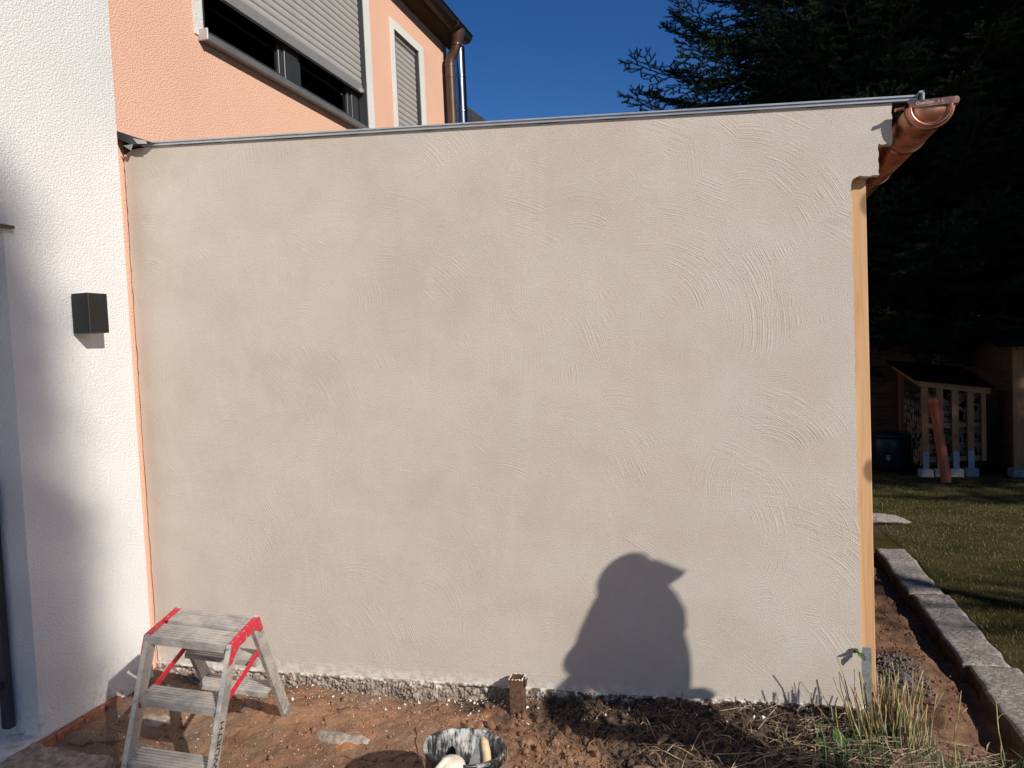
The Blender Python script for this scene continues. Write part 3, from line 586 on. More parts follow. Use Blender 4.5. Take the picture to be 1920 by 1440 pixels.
# ------------------------------------------------------------------ step ladder
Tl = Vector((.8841, -.7351, .4909)); el = Euler((.1588, .1062, .1309), 'XYZ')
sla = thing('step_ladder', Tl, 'small dusty aluminium double step ladder with red corner fittings', 'step ladder', rot=el)
Wd, Dp, stp, th = .351, .212, .2043, .4188; tt = math.tan(th); alu = MAT['alu']
LET = None
for sgn, nst in ((-1, 3), (1, 3)):
    for sx in (-1, 1):
        # channel-section stile: web on the outside, flanges pointing in
        w = MB(); x = sx*(Wd/2-.0015); top = Vector((x, sgn*(Dp/2-.022), -.004)); bot = top+Vector((0, sgn*tt*3*stp, -3*stp))
        if sgn > 0: bot = top+Vector((0, sgn*tt*2.93*stp, -2.93*stp))
        wd = .056
        d = (bot-top).normalized(); nrm = Vector((0, sgn*math.cos(th), math.sin(th)))
        w.bar(top-Vector((sx*.0085, 0, 0)), bot-Vector((sx*.0085, 0, 0)), .018, wd, nrm)
        lg = w.build('leg', alu, sla, local=True)
        w = MB(); w.bar(bot-d*.03, bot+d*.012, .012, .054, nrm); w.build('foot_pad', MAT['galvanised'], lg, local=True)
        w = MB()
        for k in range(nst):
            c = Vector((x-sx*.009, sgn*(Dp/2-.022+(k*stp+.018)*tt), -k*stp-.018))+nrm*.029; w.tube([c-nrm*.006, c+nrm*.003], .0055, 10)
        w.build('rivet', MAT['galvanised'], lg, 'auto', local=True)
        if sgn < 0 and sx > 0: LET = (lg, top, bot, d, nrm)
    for k in range(nst):
        # treads: ribbed plate with front and back lips
        y1 = sgn*(Dp/2+k*stp*tt); dep = .094 if k == 0 else .088
        y0 = y1-sgn*dep; zt = -k*stp; a, b = min(y0, y1), max(y0, y1); w = MB(); xw = Wd/2-.0195
        w.box(-xw, xw, a, b, zt-.006, zt-.003)
        for j in range(6): 
            yc = a+dep*(j+.5)/6; w.box(-xw, xw, yc-dep/12+.0016, yc+dep/12-.0016, zt-.0029, zt+.0008)
        fr_ = (y1, y1-sgn*.003); w.box(-xw, xw, min(fr_), max(fr_), zt-.034, zt-.0064); fr_ = (y0, y0+sgn*.003); w.box(-xw, xw, min(fr_), max(fr_), zt-.022, zt-.0064)
        w.build('step', alu, sla, local=True)
# red fittings: top strip, outer gusset; hinge between the halves
for sx in (-1, 1):
    w = MB(); xo = sx*(Wd/2+.0015); xi = sx*(Wd/2-.020); x0, x1 = min(xo, xi), max(xo, xi)
    w.box(x0, x1, -Dp/2-.001, -.006, .0, .0035, 0, .001); w.box(x0, x1, .006, Dp/2+.001, .0, .0035, 0, .001); 
    xq = sorted((xo, xo-sx*.006)); w.box(xq[0], xq[1], -.012, .012, -.004, .0028)
    xa, xb = sorted((xo, xo+sx*.0035))
    for s2 in (-1, 1):
        pl = [(s2*.004, .0035), (s2*(Dp/2+.001), .0035), (s2*(Dp/2+.030), -.062), (s2*(Dp/2+.012), -.066), (s2*(Dp/2-.022), -.040), (s2*.055, -.028), (s2*.018, -.033), (s2*.004, -.026)]
        v = [(xa, y, z) for y, z in pl]+[(xb, y, z) for y, z in pl]; n = len(pl); f = [tuple(range(n)), tuple(range(2*n-1, n-1, -1))]+[(i, i+n, (i+1) % n+n, (i+1) % n) for i in range(n)]
        w.add(v, f)
    rf = w.build('corner_fitting', MAT['red_plastic'], sla, local=True)
    w = MB()
    for y in (-.085, -.045, .03, .085): w.tube([(sx*(Wd/2-.0085), y, .0032), (sx*(Wd/2-.0085), y, .0055)], .0042, 8)
    for (y, z) in ((-.10, -.018), (-.117, -.045), (-.055, -.012), (.05, -.012), (-.012, -.014), (.10, -.018), (.118, -.045)): w.tube([(xo+sx*.003, y, z), (xo+sx*.0055, y, z)], .0042, 8)
    w.build('rivet', MAT['galvanised'], rf, 'auto', local=True)
    # spreader strap
    w = MB(); ys_ = Dp/2-.02+tt*.30; w.bar((sx*(Wd/2-.022), -ys_+.02, -.235), (sx*(Wd/2-.022), ys_-.02, -.165), .007, .021); w.build('spreader_strap', MAT['red_plastic'], sla, local=True)
lg, top, bot, d, nrm = LET
c = top+(bot-top)*.535; B = Matrix.Identity(4); xa = -d; ya = Vector((1, 0, 0)).cross(xa); 
for i, ax in enumerate((xa, ya, Vector((1, 0, 0)))):
    for j in range(3): B[j][i] = ax[j]
text('WÜRTH', .041, MAT['lettering_black'], lg, Matrix.Translation(c+Vector((.0012, 0, 0))) @ B @ Matrix.Diagonal((1.15, .95, 1, 1)))
w = MB(); c2 = top+(bot-top)*.765
for e in (-1, 1): 
    cc = c2+nrm*e*.005; w.bar(cc-d*.034+Vector((.0022, 0, 0)), cc+d*.030+Vector((.0022, 0, 0)), .0012, .008, nrm)
w.bar(c2-d*.02+Vector((.0020, 0, 0)), c2+d*.02+Vector((.0020, 0, 0)), .0012, .024, nrm); w.build('emblem', MAT['red_plastic'], lg, local=True)

# ------------------------------------------------------------------ bucket and tools
bk = thing('bucket', (1.975, -.90, -.10), 'black builder bucket smeared inside with white plaster', 'bucket', rot=Euler((R(-5), R(4), 0)))
w = MB(); prof = [(.0001, .0), (.105, .0), (.112, .01), (.136, .285), (.144, .287), (.146, .294), (.142, .300), (.134, .298), (.131, .288), (.108, .016), (.0001, .014)]
w.lathe([(r*.98, z) for r, z in prof], n=56); w.build('shell', MAT['smeared_bucket'], bk, True, True)
w = MB(); 
for a in (1.35, 1.35+math.pi):
    x, y = .14*math.cos(a), .14*math.sin(a); w.tube([(x*.98, y*.98, .288), (x*1.06, y*1.06, .30)], [.016, .013], 10)
w.build('lug', MAT['smeared_bucket'], bk, 'auto', True)
w = MB(); a0 = 1.35; pts = []
for i in range(25):
    u = math.pi*i/24; r = .15; px = r*math.cos(u); dd = -r*math.sin(u)*1.0
    ex = Vector((math.cos(a0), math.sin(a0), 0)); ey = Vector((-math.sin(a0), math.cos(a0), 0)); pts.append(ex*px - ey*dd*-.97+Vector((0, 0, .296-.03*math.sin(u)-.0)))
w.tube(pts, .0028, 8); w.build('bail_handle', MAT['galvanised'], bk, True, True)
w = MB(); w.lathe([(.0001, .045), (.085, .05), (.112, .042), (.115, .03)], n=32); w.build('plaster_residue', MAT['crumb'], bk, True, True)
tr = thing('trowel', (2.08, -.92, .1), 'grey steel trowel with pale wooden handle leaning inside the bucket', 'trowel')
w = MB(); w.add([(1.985, -.955, .06), (2.08, -.93, .05), (2.07, -.90, .235), (2.055, -.905, .238)], [(0,1,2,3)]); w.v += [(a, b+.003, c) for a, b, c in w.v]; w.f.append((7,6,5,4)); w.m.append(0); w.add([(1.985, -.955, .06), (2.055, -.905, .238), (2.055, -.902, .238), (1.985, -.952, .06)], [(0,1,2,3)]); w.build('blade', MAT['trowel_steel'], tr)
w = MB(); w.tube([(2.085, -.925, .09), (2.088, -.918, .15), (2.085, -.91, .20), (2.078, -.905, .235), (2.072, -.902, .247)], [.010, .015, .014, .013, .006], 14); w.build('handle', MAT['handle_wood'], tr, True)
sc = thing('plastic_scoop', (2.03, -1.02, .1), 'cream rounded plastic scoop resting in front inside the bucket', 'scoop')
w = MB(); w.lathe([(.0001, .222), (.020, .221), (.034, .216), (.043, .205), (.047, .19), (.046, .16), (.044, .16), (.043, .19), (.036, .205), (.02, .213), (.0001, .214)], (1.995, -1.0, 0), 32); w.build('bowl', MAT['cream_plastic'], sc, True)
w = MB(); w.tube([(1.995, -1.0, .222), (1.985, -1.03, .226), (1.97, -1.07, .215)], [.012, .011, .009], 12); w.build('handle', MAT['cream_plastic'], sc, True)
tb = thing('mortar_tub', (2.22, -1.0, -.12), 'small plaster-smeared tub half hidden beside the bucket', 'tub')
w = MB(); w.lathe([(.0001, 0), (.06, 0), (.075, .235), (.079, .238), (.077, .243), (.070, .238), (.056, .012), (.0001, .01)], (2.225, -.975, -.10), 32); w.build('shell', MAT['smeared_bucket'], tb, True)

# stub of a steel post at the wall foot
st = thing('steel_stub', (1.955, -.07, -.1), 'rusty cut-off square steel post stub standing against the foundation', 'post')
w = MB(); k = .029; q = .0235; cx_, cy_ = 1.955, -.062
for (sx, sy) in ((1, 0), (-1, 0), (0, 1), (0, -1)):
    if sx: w.box(min(cx_+sx*k, cx_+sx*q), max(cx_+sx*k, cx_+sx*q), cy_-k, cy_+k, -.16, .078)
    else: w.box(cx_-q+.0003, cx_+q-.0003, min(cy_+sy*k, cy_+sy*q), max(cy_+sy*k, cy_+sy*q), -.16, .0776)
w.build('tube', MAT['rust'], st)
w = MB()
for a in range(46):
    u = random.random()*4; e = int(u); u -= e; x = cx_+[(-k+2*k*u), k, (k-2*k*u), -k][e]; y = cy_+[-k, (-k+2*k*u), k, (k-2*k*u)][e]; r = random.uniform(.002, .005)
    w.lathe([(.0001, -r*.7), (r, 0), (.0001, r*.7)], (x, y, .078+random.uniform(-.004, .002)), 5)
w.build('mortar_crust', MAT['crumb'], st)
w = MB(); w.bar((cx_+k+.004, cy_+.01, .03), (cx_+k+.010, cy_+.012, .066), .004, .03, (0, 1, 0)); w.build('lug', MAT['rust'], st)

# ------------------------------------------------------------------ stones, kerb, roots
def rock(name, c, s, mat, label, cat='stone', group=None, seed=0, rot=0, flat=False, cuts=4):
    import bmesh
    bm = bmesh.new(); bmesh.ops.create_icosphere(bm, subdivisions=cuts, radius=1)
    rr = random.Random(seed); dirs = [Vector((rr.gauss(0, 1), rr.gauss(0, 1), rr.gauss(0, 1))).normalized() for _ in range(14)]; offs = [rr.uniform(.62, .9) for _ in dirs]
    for v in bm.verts:
        p = v.co.copy()
        for d_, o_ in zip(dirs, offs):
            t_ = p.dot(d_)
            if t_ > o_: p -= d_*(t_-o_)*.9
        a = np.array([p.x*3+seed, p.y*3]); p *= 1+.18*float(fbm(np.array([p.x*2+seed+p.z]), np.array([p.y*2-p.z]), 2.3, 4)[0])
        v.co = Vector((p.x*s[0], p.y*s[1], p.z*s[2]))
    me = bpy.data.meshes.new(name); bm.to_mesh(me); bm.free(); me.materials.append(mat); me.polygons.foreach_set('use_smooth', [True]*len(me.polygons))
    o = link(name, me, loc=c, rot=(0, 0, rot)); return tag(o, label, cat, group)
rock('stone', (1.25, -.36, -.135), (.17, .055, .05), MAT['field_stone'], 'long grey field stone half buried in the orange soil', seed=3, rot=-.15)
rock('stone', (3.60, .50, -.05), (.09, .18, .05), MAT['dark_gravel'], 'purple grey gravelly lump beside the wooden post', seed=9)
rock('stone', (.42, -.62, -.16), (.10, .08, .07), MAT['field_stone'], 'brown rubble stone in the pit under the step ladder', seed=12)
rock('stone', (.30, -.42, -.12), (.11, .06, .05), MAT['field_stone'], 'rough stone in the corner pit at the foot of the white wall', seed=15, rot=.5)
w = MB(); 
kb = thing('granite_kerb', (3.95, 1.2, 0), 'row of rough grey granite kerb stones between soil strip and lawn', 'kerb')
def kstone(x0, x1, y0, y1, z0, z1, seed):
    nx, ny = 16, 60; U, V = np.meshgrid(np.linspace(0, 1, nx), np.linspace(0, 1, ny)); xx = x0+(x1-x0)*U; yy = y0+(y1-y0)*V
    edge = np.minimum(np.minimum(U, 1-U)*(x1-x0), np.minimum(V, 1-V)*(y1-y0)); drop = .010*np.exp(-edge/.004)
    xx = xx+(fbm(yy+seed, yy*0+3, 7, 4)*.032)*np.where((U < .01) | (U > .99), 1, .8)+.0
    zz = z1-drop+fbm(xx+seed, yy, 12, 4)*.018
    V_ = np.stack([xx, yy, zz], -1).reshape(-1, 3); i = np.arange(nx*ny).reshape(ny, nx); F = np.stack([i[:-1, :-1], i[:-1, 1:], i[1:, 1:], i[1:, :-1]], -1).reshape(-1, 4)
    bd = np.concatenate([i[0, :], i[1:, -1], i[-1, -2::-1], i[-2:0:-1, 0]]); lo = V_[bd].copy(); lo[:, 2] = z0; lo[:, 0] += fbm(lo[:, 1]+seed, lo[:, 0], 9, 3)*.03
    k = len(V_); m = len(bd); mid = (V_[bd]*.6+lo*.4); mid[:, 0] += fbm(mid[:, 1]*2+seed, mid[:, 0], 11, 3)*.05
    V_ = np.concatenate([V_, mid, lo]); j = np.arange(m); jn = (j+1) % m
    F = np.concatenate([F, np.stack([bd[j], k+j, k+jn, bd[jn]], -1), np.stack([k+j, k+m+j, k+m+jn, k+jn], -1)])
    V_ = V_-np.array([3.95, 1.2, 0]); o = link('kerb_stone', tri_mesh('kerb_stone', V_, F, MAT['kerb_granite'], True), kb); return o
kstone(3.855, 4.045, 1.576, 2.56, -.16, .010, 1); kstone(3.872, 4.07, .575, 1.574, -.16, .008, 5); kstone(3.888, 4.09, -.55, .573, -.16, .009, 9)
rock('stone', (4.08, 3.80, -.07), (.27, .11, .06), MAT['granite'], 'flat pale stone slab lying on the shaded lawn by the post', seed=21, rot=-.1)

def wiggle(p, q, n, am, sag=0):
    p, q = Vector(p), Vector(q); out = []; off = Vector((0, 0, 0))
    for i in range(n+1):
        k = i/n; off += Vector((random.uniform(-am, am), random.uniform(-am, am), random.uniform(-am, am)*.5)); out.append(p.lerp(q, k)+off*math.sin(math.pi*k)+Vector((0, 0, sag*math.sin(math.pi*k))))
    return out
def on(x, y, d=.0): return (x, y, float(ground_z(np.array([x]), np.array([y]))[0])+d)
def onpath(pts, d, n=6, am=.006):
    out = []
    for a, b in zip(pts[:-1], pts[1:]):
        for i in range(n):
            k = i/n; x = a[0]+(b[0]-a[0])*k+random.uniform(-am, am); y = a[1]+(b[1]-a[1])*k+random.uniform(-am, am); out.append(on(x, y, d))
    out.append(on(*pts[-1], d)); return out
RT = [('thin pale root creeping across orange soil left of the bucket', [(1.62, -.13), (1.55, -.25), (1.62, -.42), (1.45, -.52), (1.32, -.47)], .003),
      ('dark broken root hanging from the foundation near the wall foot', [(1.60, -.03), (1.53, -.10), (1.49, -.17)], .006),
      ('thick brown forked root in the dark soil right of the bucket', [(2.50, -.42), (2.62, -.42), (2.72, -.47), (2.74, -.60)], .011),
      ('thin curved root in dark humus below the shadow', [(2.25, -.40), (2.33, -.28), (2.30, -.16), (2.36, -.05)], .003),
      ('short reddish root end poking out near the bottom edge', [(2.38, -.62), (2.44, -.60), (2.49, -.66)], .010),
      ('long hair root lying over the humus by the wall', [(2.40, -.30), (2.55, -.20), (2.75, -.26)], .0022),
      ('fine root across the pit in the house corner', [(.14, -.70), (.28, -.62), (.40, -.50), (.52, -.52)], .003),
      ('dark root in the pit behind the ladder leg', [(.5, -.75), (.62, -.70), (.72, -.78)], .004),
      ('loose short root on orange soil beneath the foundation', [(1.15, -.20), (1.20, -.15), (1.23, -.13)], .004)]
for i, (lb, pts, r) in enumerate(RT):
    P_ = onpath(pts, r*.6+.004); w = MB(); n = len(P_); w.tube(P_, [r*(1.1-.7*k/n) for k in range(n)], 7)
    if r > .009:
        m_ = P_[n//3]; w.tube(wiggle(m_, Vector(m_)+Vector((-.05, .03, .045)), 5, .006), [r*.55, r*.5, r*.45, r*.4, r*.3, r*.15], 6)
    tag(w.build('root', MAT['root'], None, True), lb, 'root', 'roots in the dug soil')

# ------------------------------------------------------------------ loose stuff: crumbs, humus litter, straw, lawn blades
def scatter_tets(n, xf, smin, smax, mat, name, label):
    x, y = xf(n); s = smin*(smax/smin)**(rng.random(n)**2.2); z = ground_z(x, y)+s*.3
    base = np.array([[1, 0, -.5], [-.6, .9, -.4], [-.5, -.9, -.5], [.1, 0, .8], [.5, .7, .3]]); V = np.repeat(base[None], n, 0)*(.6+.8*rng.random((n, 5, 3)))
    a = rng.random(n)*6.28; ca, sa = np.cos(a), np.sin(a); vx = V[:, :, 0]*ca[:, None]-V[:, :, 1]*sa[:, None]; vy = V[:, :, 0]*sa[:, None]+V[:, :, 1]*ca[:, None]
    V = np.stack([vx, vy, V[:, :, 2]], -1)*s[:, None, None]+np.stack([x, y, z], -1)[:, None]
    F = np.array([[0, 4, 3], [4, 1, 3], [1, 2, 3], [2, 0, 3], [0, 1, 4], [0, 2, 1]]); F = (F[None]+np.arange(n)[:, None, None]*5).reshape(-1, 3)
    return tag(link(name, tri_mesh(name, V.reshape(-1, 3), F, mat)), label, None, None, 'stuff')
scatter_tets(1000, lambda n: (rng.uniform(.15, 2.5, n), -.03-1.0*rng.random(n)**1.3), .0010, .0052, MAT['crumb'], 'plaster_crumbs', 'white plaster crumbs scattered over the orange soil')
scatter_tets(420, lambda n: (rng.uniform(.1, 3.35, n), .004-.16*rng.random(n)**2), .002, .011, MAT['crumb'], 'mortar_crumbs', 'white mortar droppings along the foot of the rendered wall')
scatter_tets(9000, lambda n: (2.05+1.3*rng.random(n)**.8, -.0-.95*rng.random(n)**1.2), .002, .013, MAT['soil'], 'soil_clods', 'dark crumbly soil clods along the right wall foot')
scatter_tets(420, lambda n: (1.75+1.6*rng.random(n), -.02-.8*rng.random(n)), .010, .034, MAT['soil'], 'soil_lumps', 'larger broken lumps of dug earth right of the bucket')
scatter_tets(120, lambda n: (rng.uniform(.3, 1.9, n), -.05-.8*rng.random(n)), .006, .024, MAT['soil'], 'soil_lumps', 'larger broken lumps of orange earth in the trench')
scatter_tets(3500, lambda n: (rng.uniform(.12, 2.3, n), -.02-.9*rng.random(n)), .002, .009, MAT['soil'], 'soil_crumbs', 'orange soil crumbs in the trench')
scatter_tets(2500, lambda n: (rng.uniform(3.42, 3.9, n), rng.uniform(.1, 2.4, n)), .002, .012, MAT['soil'], 'soil_crumbs', 'brown soil crumbs beside the kerb')
scatter_tets(900, lambda n: (rng.uniform(3.48, 3.70, n), rng.uniform(.30, .72, n)), .003, .013, MAT['dark_gravel'], 'gravel', 'dark purple grey gravel heap beside the post')

def blades(n, x, y, L, wd, lean, mat, name, label, flat=False, bend=.3):
    z = ground_z(x, y); a = rng.random(n)*6.283; d = np.stack([np.cos(a), np.sin(a)], -1)
    h = L*np.cos(lean); r = L*np.sin(lean); sd = np.stack([-d[:, 1], d[:, 0]], -1)*wd[:, None]/2
    p0 = np.stack([x, y, z], -1); z3 = lambda dxy, dz: np.concatenate([dxy, dz[:, None]], -1)
    m = p0+z3(d*(r*.42)[:, None], h*.6); t_ = p0+z3(d*r[:, None], h*(1-bend*.3))
    s3 = z3(sd, np.zeros(n)+wd*.2)
    V = np.stack([p0-s3, p0+s3, m+s3*.8, m-s3*.8, t_], 1).reshape(-1, 3); k = np.arange(n)*5
    F = np.concatenate([np.stack([k, k+1, k+2], -1), np.stack([k, k+2, k+3], -1), np.stack([k+3, k+2, k+4], -1)])
    return tag(link(name, tri_mesh(name, V, F, mat)), label, None, None, 'stuff')
n = 42000; x = 4.08+2.6*rng.random(n)**1.2; y = -.3+7.5*rng.random(n)**1.1
blades(n, x, y, rng.uniform(.012, .038, n), rng.uniform(.0025, .005, n), rng.uniform(.3, 1.3, n), MAT['blade'], 'lawn_grass', 'short patchy lawn grass in the shade')
# straw litter lower right
n = 1300; x = 2.95+1.25*rng.random(n)**.8; y = -.10-.62*rng.random(n)**.8; x = np.where(rng.random(n) < .25, 2.5+.7*rng.random(n), x)
L = rng.uniform(.03, .17, n); a = rng.normal(.2, 1.1, n); z = ground_z(x, y)+rng.uniform(.004, .03, n)
d = np.stack([np.cos(a), np.sin(a), rng.normal(0, .18, n)], -1)*L[:, None]; s = np.stack([-np.sin(a), np.cos(a), np.zeros(n)+.5], -1)*rng.uniform(.0007, .0020, n)[:, None]
p = np.stack([x, y, z], -1); md = p+d*.5+np.stack([rng.normal(0, .006, n), rng.normal(0, .006, n), rng.uniform(0, .012, n)], -1)
V = np.stack([p-s, p+s, md+s, md-s, p+d+s*.4, p+d-s*.4], 1).reshape(-1, 3); k = np.arange(n)*6
F = np.concatenate([np.stack([k, k+1, k+2, k+3], -1), np.stack([k+3, k+2, k+4, k+5], -1)])
tag(link('straw_litter', tri_mesh('straw_litter', V, F, MAT['straw'])), 'dry straw and dead stems littering the soil at the lower right', None, None, 'stuff')
n = 1500; x = 2.05+1.7*rng.random(n); y = -.02-.6*rng.random(n)**1.3
L = rng.uniform(.01, .05, n); a = rng.random(n)*6.28; z = ground_z(x, y)+rng.uniform(.001, .012, n); d = np.stack([np.cos(a), np.sin(a), rng.normal(0, .4, n)], -1)*L[:, None]; s = np.stack([-np.sin(a), np.cos(a), np.zeros(n)+.3], -1)*rng.uniform(.0005, .0014, n)[:, None]; p = np.stack([x, y, z], -1)
V = np.stack([p-s, p+s, p+d+s, p+d-s], 1).reshape(-1, 3); F = np.arange(n*4).reshape(-1, 4)
tag(link('root_fibres', tri_mesh('root_fibres', V, F, MAT['root'])), 'fine root fibres sticking out of the dark humus', None, None, 'stuff')
# fresh grass among the litter
n = 420; x = 3.15+.75*rng.random(n); y = -.22-.4*rng.random(n)
blades(n, x, y, rng.uniform(.04, .16, n), rng.uniform(.002, .0045, n), rng.uniform(.05, .8, n), MAT['leaf'], 'green_grass', 'green grass blades growing through the straw')
# cut stubble tuft by the post
tf = thing('stubble_tuft', (3.43, -.24, .02), 'tuft of cut upright yellow stalks at the wall corner', 'grass tuft')
def stalk(base, tip, r, n=5, am=.004, name='stalk', mat='stalk', par=None):
    w = MB(); P_ = wiggle(base, tip, n, am); w.tube(P_, [r*(1-.35*i/n) for i in range(n+1)], 5); return w.build(name, MAT[mat], par, True)
for i in range(130):
    x = 3.415+random.gauss(0, .052); y = -.23+random.gauss(0, .035); h = random.uniform(.10, .27) if random.random() < .75 else random.uniform(.05, .12); ln = random.gauss(.03, .10)
    stalk(on(x, y, -.02), (x+h*ln+(x-3.43)*.5, y+random.gauss(0, .02), .03+h), random.uniform(.0014, .0044), am=.0065, mat=random.choice(['stalk', 'stalk', 'stalk_grey', 'stalk_green']), par=tf)
for (bx, by, tx, ty, tz, lb) in ((3.62, -.30, 3.645, -.28, .25, 'single pale upright stem right of the stubble tuft'), (3.80, -.22, 3.775, -.20, .20, 'thin brown twig standing near the kerb'), (3.30, -.33, 3.12, -.18, .20, 'dark stem leaning across the wall corner'), (3.25, -.36, 3.23, -.28, .17, 'thin bent stem before the wall corner'), (3.86, -.45, 3.98, -.40, .14, 'brown forked twig at the lower right edge')):
    w = MB(); P_ = wiggle(on(bx, by, -.02), (tx, ty, tz), 7, .007); w.tube(P_, [.0028-.0002*i for i in range(8)], 6)
    q = P_[5]; w.tube(wiggle(q, Vector(q)+Vector((.03, .0, .03)), 3, .004), [.0015, .0013, .001, .0008], 5)
    tag(w.build('twig', MAT['stalk'], None, True), lb, 'twig', 'upright twigs and stems')
def leaf_mesh(L, Wd_, curl=.25, seed=0):
    rr = random.Random(seed); V = []; F = []; n = 8
    for i in range(n+1):
        k = i/n; wv = Wd_*math.sin(math.pi*min(1, k*.93+.05))**.75*(1-.25*k); y = L*k; z = -curl*L*k*k+.03*L*math.sin(k*9+seed)
        for s in (-1, -.5, 0, .5, 1): V.append((s*wv/2, y, z+abs(s)*wv*.22+.02*wv*math.sin(k*20+s*3)))
    for i in range(n):
        for j in range(4): F.append((i*5+j, i*5+j+1, i*5+j+6, i*5+j+5))
    return V, F
def plant(name, c, leaves, label, cat='plant', mat='leaf', group=None):
    o = thing(name, c, label, cat, group)
    for i, (az, el_, L, Wd_) in enumerate(leaves):
        V, F = leaf_mesh(L, Wd_, .3, i*1.7); m = (Matrix.Rotation(R(az), 4, 'Z') @ Matrix.Rotation(R(el_), 4, 'X'))
        w = MB(); w.add([m @ Vector(v)+Vector(c) for v in V], F); w.build('leaf', MAT[mat], o, True)
    return o
plant('weed', on(3.24, -.34, .0), [(70, 30, .10, .05), (10, 55, .09, .05), (-50, 40, .10, .045), (130, 35, .08, .045), (-110, 20, .09, .05), (200, 40, .08, .04)], 'broad green leaved weed before the wall corner')
plant('weed', on(3.05, -.20, .0), [(100, 10, .07, .04), (30, 15, .07, .04), (-30, 8, .06, .035), (170, 10, .06, .035)], 'flat small weed rosette against the wall foot left of the corner')
plant('weed', on(2.50, -.66, .0), [(60, 25, .13, .05), (10, 40, .12, .045), (-60, 18, .12, .05), (120, 28, .1, .045)], 'dark green leaves at the bottom edge right of the bucket')
plant('weed', on(3.85, -.42, .0), [(20, 65, .13, .035), (-70, 45, .11, .04), (90, 40, .10, .035), (160, 55, .1, .03)], 'bright green leafy shoot at the lower right edge beside the kerb')
plant('weed', on(3.50, -.46, .0), [(0, 20, .08, .045), (120, 15, .08, .045), (240, 20, .08, .04)], 'small olive leaves amid the straw below the tuft')
plant('weed', on(4.22, .55, .01), [(0, 15, .06, .05), (130, 10, .05, .04)], 'pale leaf lying on the lawn beyond the kerb')
plant('weed', (3.352, -.02, .26), [(120, 20, .035, .03), (200, -10, .035, .03), (60, 40, .03, .025)], 'small ivy sprig against the rendered wall corner')
for i, (x, y) in enumerate(((3.02, -.32), (2.98, -.38), (2.62, -.28), (3.6, -.55), (3.35, -.55))):
    plant('dead_leaf', on(x, y, .012), [(random.uniform(0, 360), 5, .055, .035)], ['brown curled dead leaf on litter near the rosette', 'second pinkish dead leaf on the litter before the wall', 'dead leaf lying in the dark humus below the shadow', 'dead leaf among straw right of the tuft', 'dead leaf among straw below the broad-leaved weed'][i], 'dead leaf', 'dead_leaf', 'dead leaves on the soil')

# ------------------------------------------------------------------ garden background
def gz0(y): return -.065*max(0, min(y-2.5, 7.5))
fn = thing('garden_fence', (7, 9.3, gz0(9.3)), 'tall dark brown horizontal board fence behind the wood rack', 'fence')
fdir = Vector((1, -.23, 0)).normalized(); f0 = Vector((2.2, 9.95, 0)); zb = gz0(9.3)
npost = 6
for i in range(npost):
    a = f0+fdir*(i*1.85); w = MB(); w.box(-.045, .045, -.045, .045, 0, 1.80, 0, .004); o = w.build('post', MAT['rack_wood'], fn, local=True); o.location = Vector((a.x, a.y, zb))-fn.location; o.rotation_euler = (0, 0, math.atan2(fdir.y, fdir.x))
bm_ = MB(); bm_.box(.05, 1.80, -.012, .012, 0, .190, 0, .003); o = bm_.build('board', MAT['fence_wood'], fn, local=True); bme = o.data; first = True
for i in range(npost-1):
    for j in range(9):
        a = f0+fdir*(i*1.85); q = o if first else link('board', bme, fn); first = False
        q.location = Vector((a.x+random.uniform(-.004, .004), a.y+random.uniform(-.004, .004), zb+.04+j*.197))-fn.location; q.rotation_euler = (0, 0, math.atan2(fdir.y, fdir.x))
# firewood rack
rk = thing('firewood_rack', (5.3, 7.3, gz0(7.3)), 'open timber rack full of split firewood standing on concrete blocks', 'wood rack')
A = Vector((5.24, 7.30, gz0(7.3))); dR = Vector((.69, .165, 0)).normalized(); dB = Vector((-.02, 1.22, 0)); L_ = .71
for k in (0., .255, .52, .78):
    p = A+dR*L_*k; w = MB(); w.bar(p+Vector((0, 0, .17)), p+Vector((0, 0, 1.12-.10*k)), .075, .04, (0, 1, 0)); w.build('upright', MAT['rack_wood'], rk)
    w = MB(); w.bar(p+Vector((0, -.023, .03)), p+Vector((0, -.023, .30)), .07, .005, (0, 1, 0)); w.build('post_shoe', MAT['galvanised'], rk)
    w = MB(); q = p; w.box(q.x-.075, q.x+.075, q.y-.06, q.y+.08, q.z-.02, q.z+.085, 0, .006); w.build('block', MAT['concrete'], rk)
for k in (0, 1):
    p = A+dB+dR*L_*k; w = MB(); w.bar(p+Vector((0, 0, .05)), p+Vector((0, 0, 1.30-.10*k)), .06, .06, (0, 1, 0)); w.build('upright', MAT['rack_wood'], rk)
p = A+dR*L_; w = MB(); w.bar(p+Vector((0, 0, .17)), p+Vector((0, 0, 1.04)), .05, .05, (0, 1, 0)); w.build('upright', MAT['rack_wood'], rk)
p = A-Vector((0, .03, 0)); w = MB(); w.bar(p+Vector((-.06, 0, 1.17)), p+dR*(L_+.07)+Vector((0, 0, 1.04)), .04, .085); w.build('roof_rail', MAT['rack_rail_wood'], rk)
w = MB(); w.bar(p+Vector((-.03, .06, 1.16)), p+dB+Vector((-.1, 0, 1.35)), .04, .085); w.build('side_rail', MAT['rack_wood'], rk)
for z in (.2, .62): 
    w = MB(); w.bar(A+Vector((0, .04, z)), A+dR*L_+Vector((0, .04, z)), .03, .06); w.build('cross_rail', MAT['rack_rail_wood'], rk)
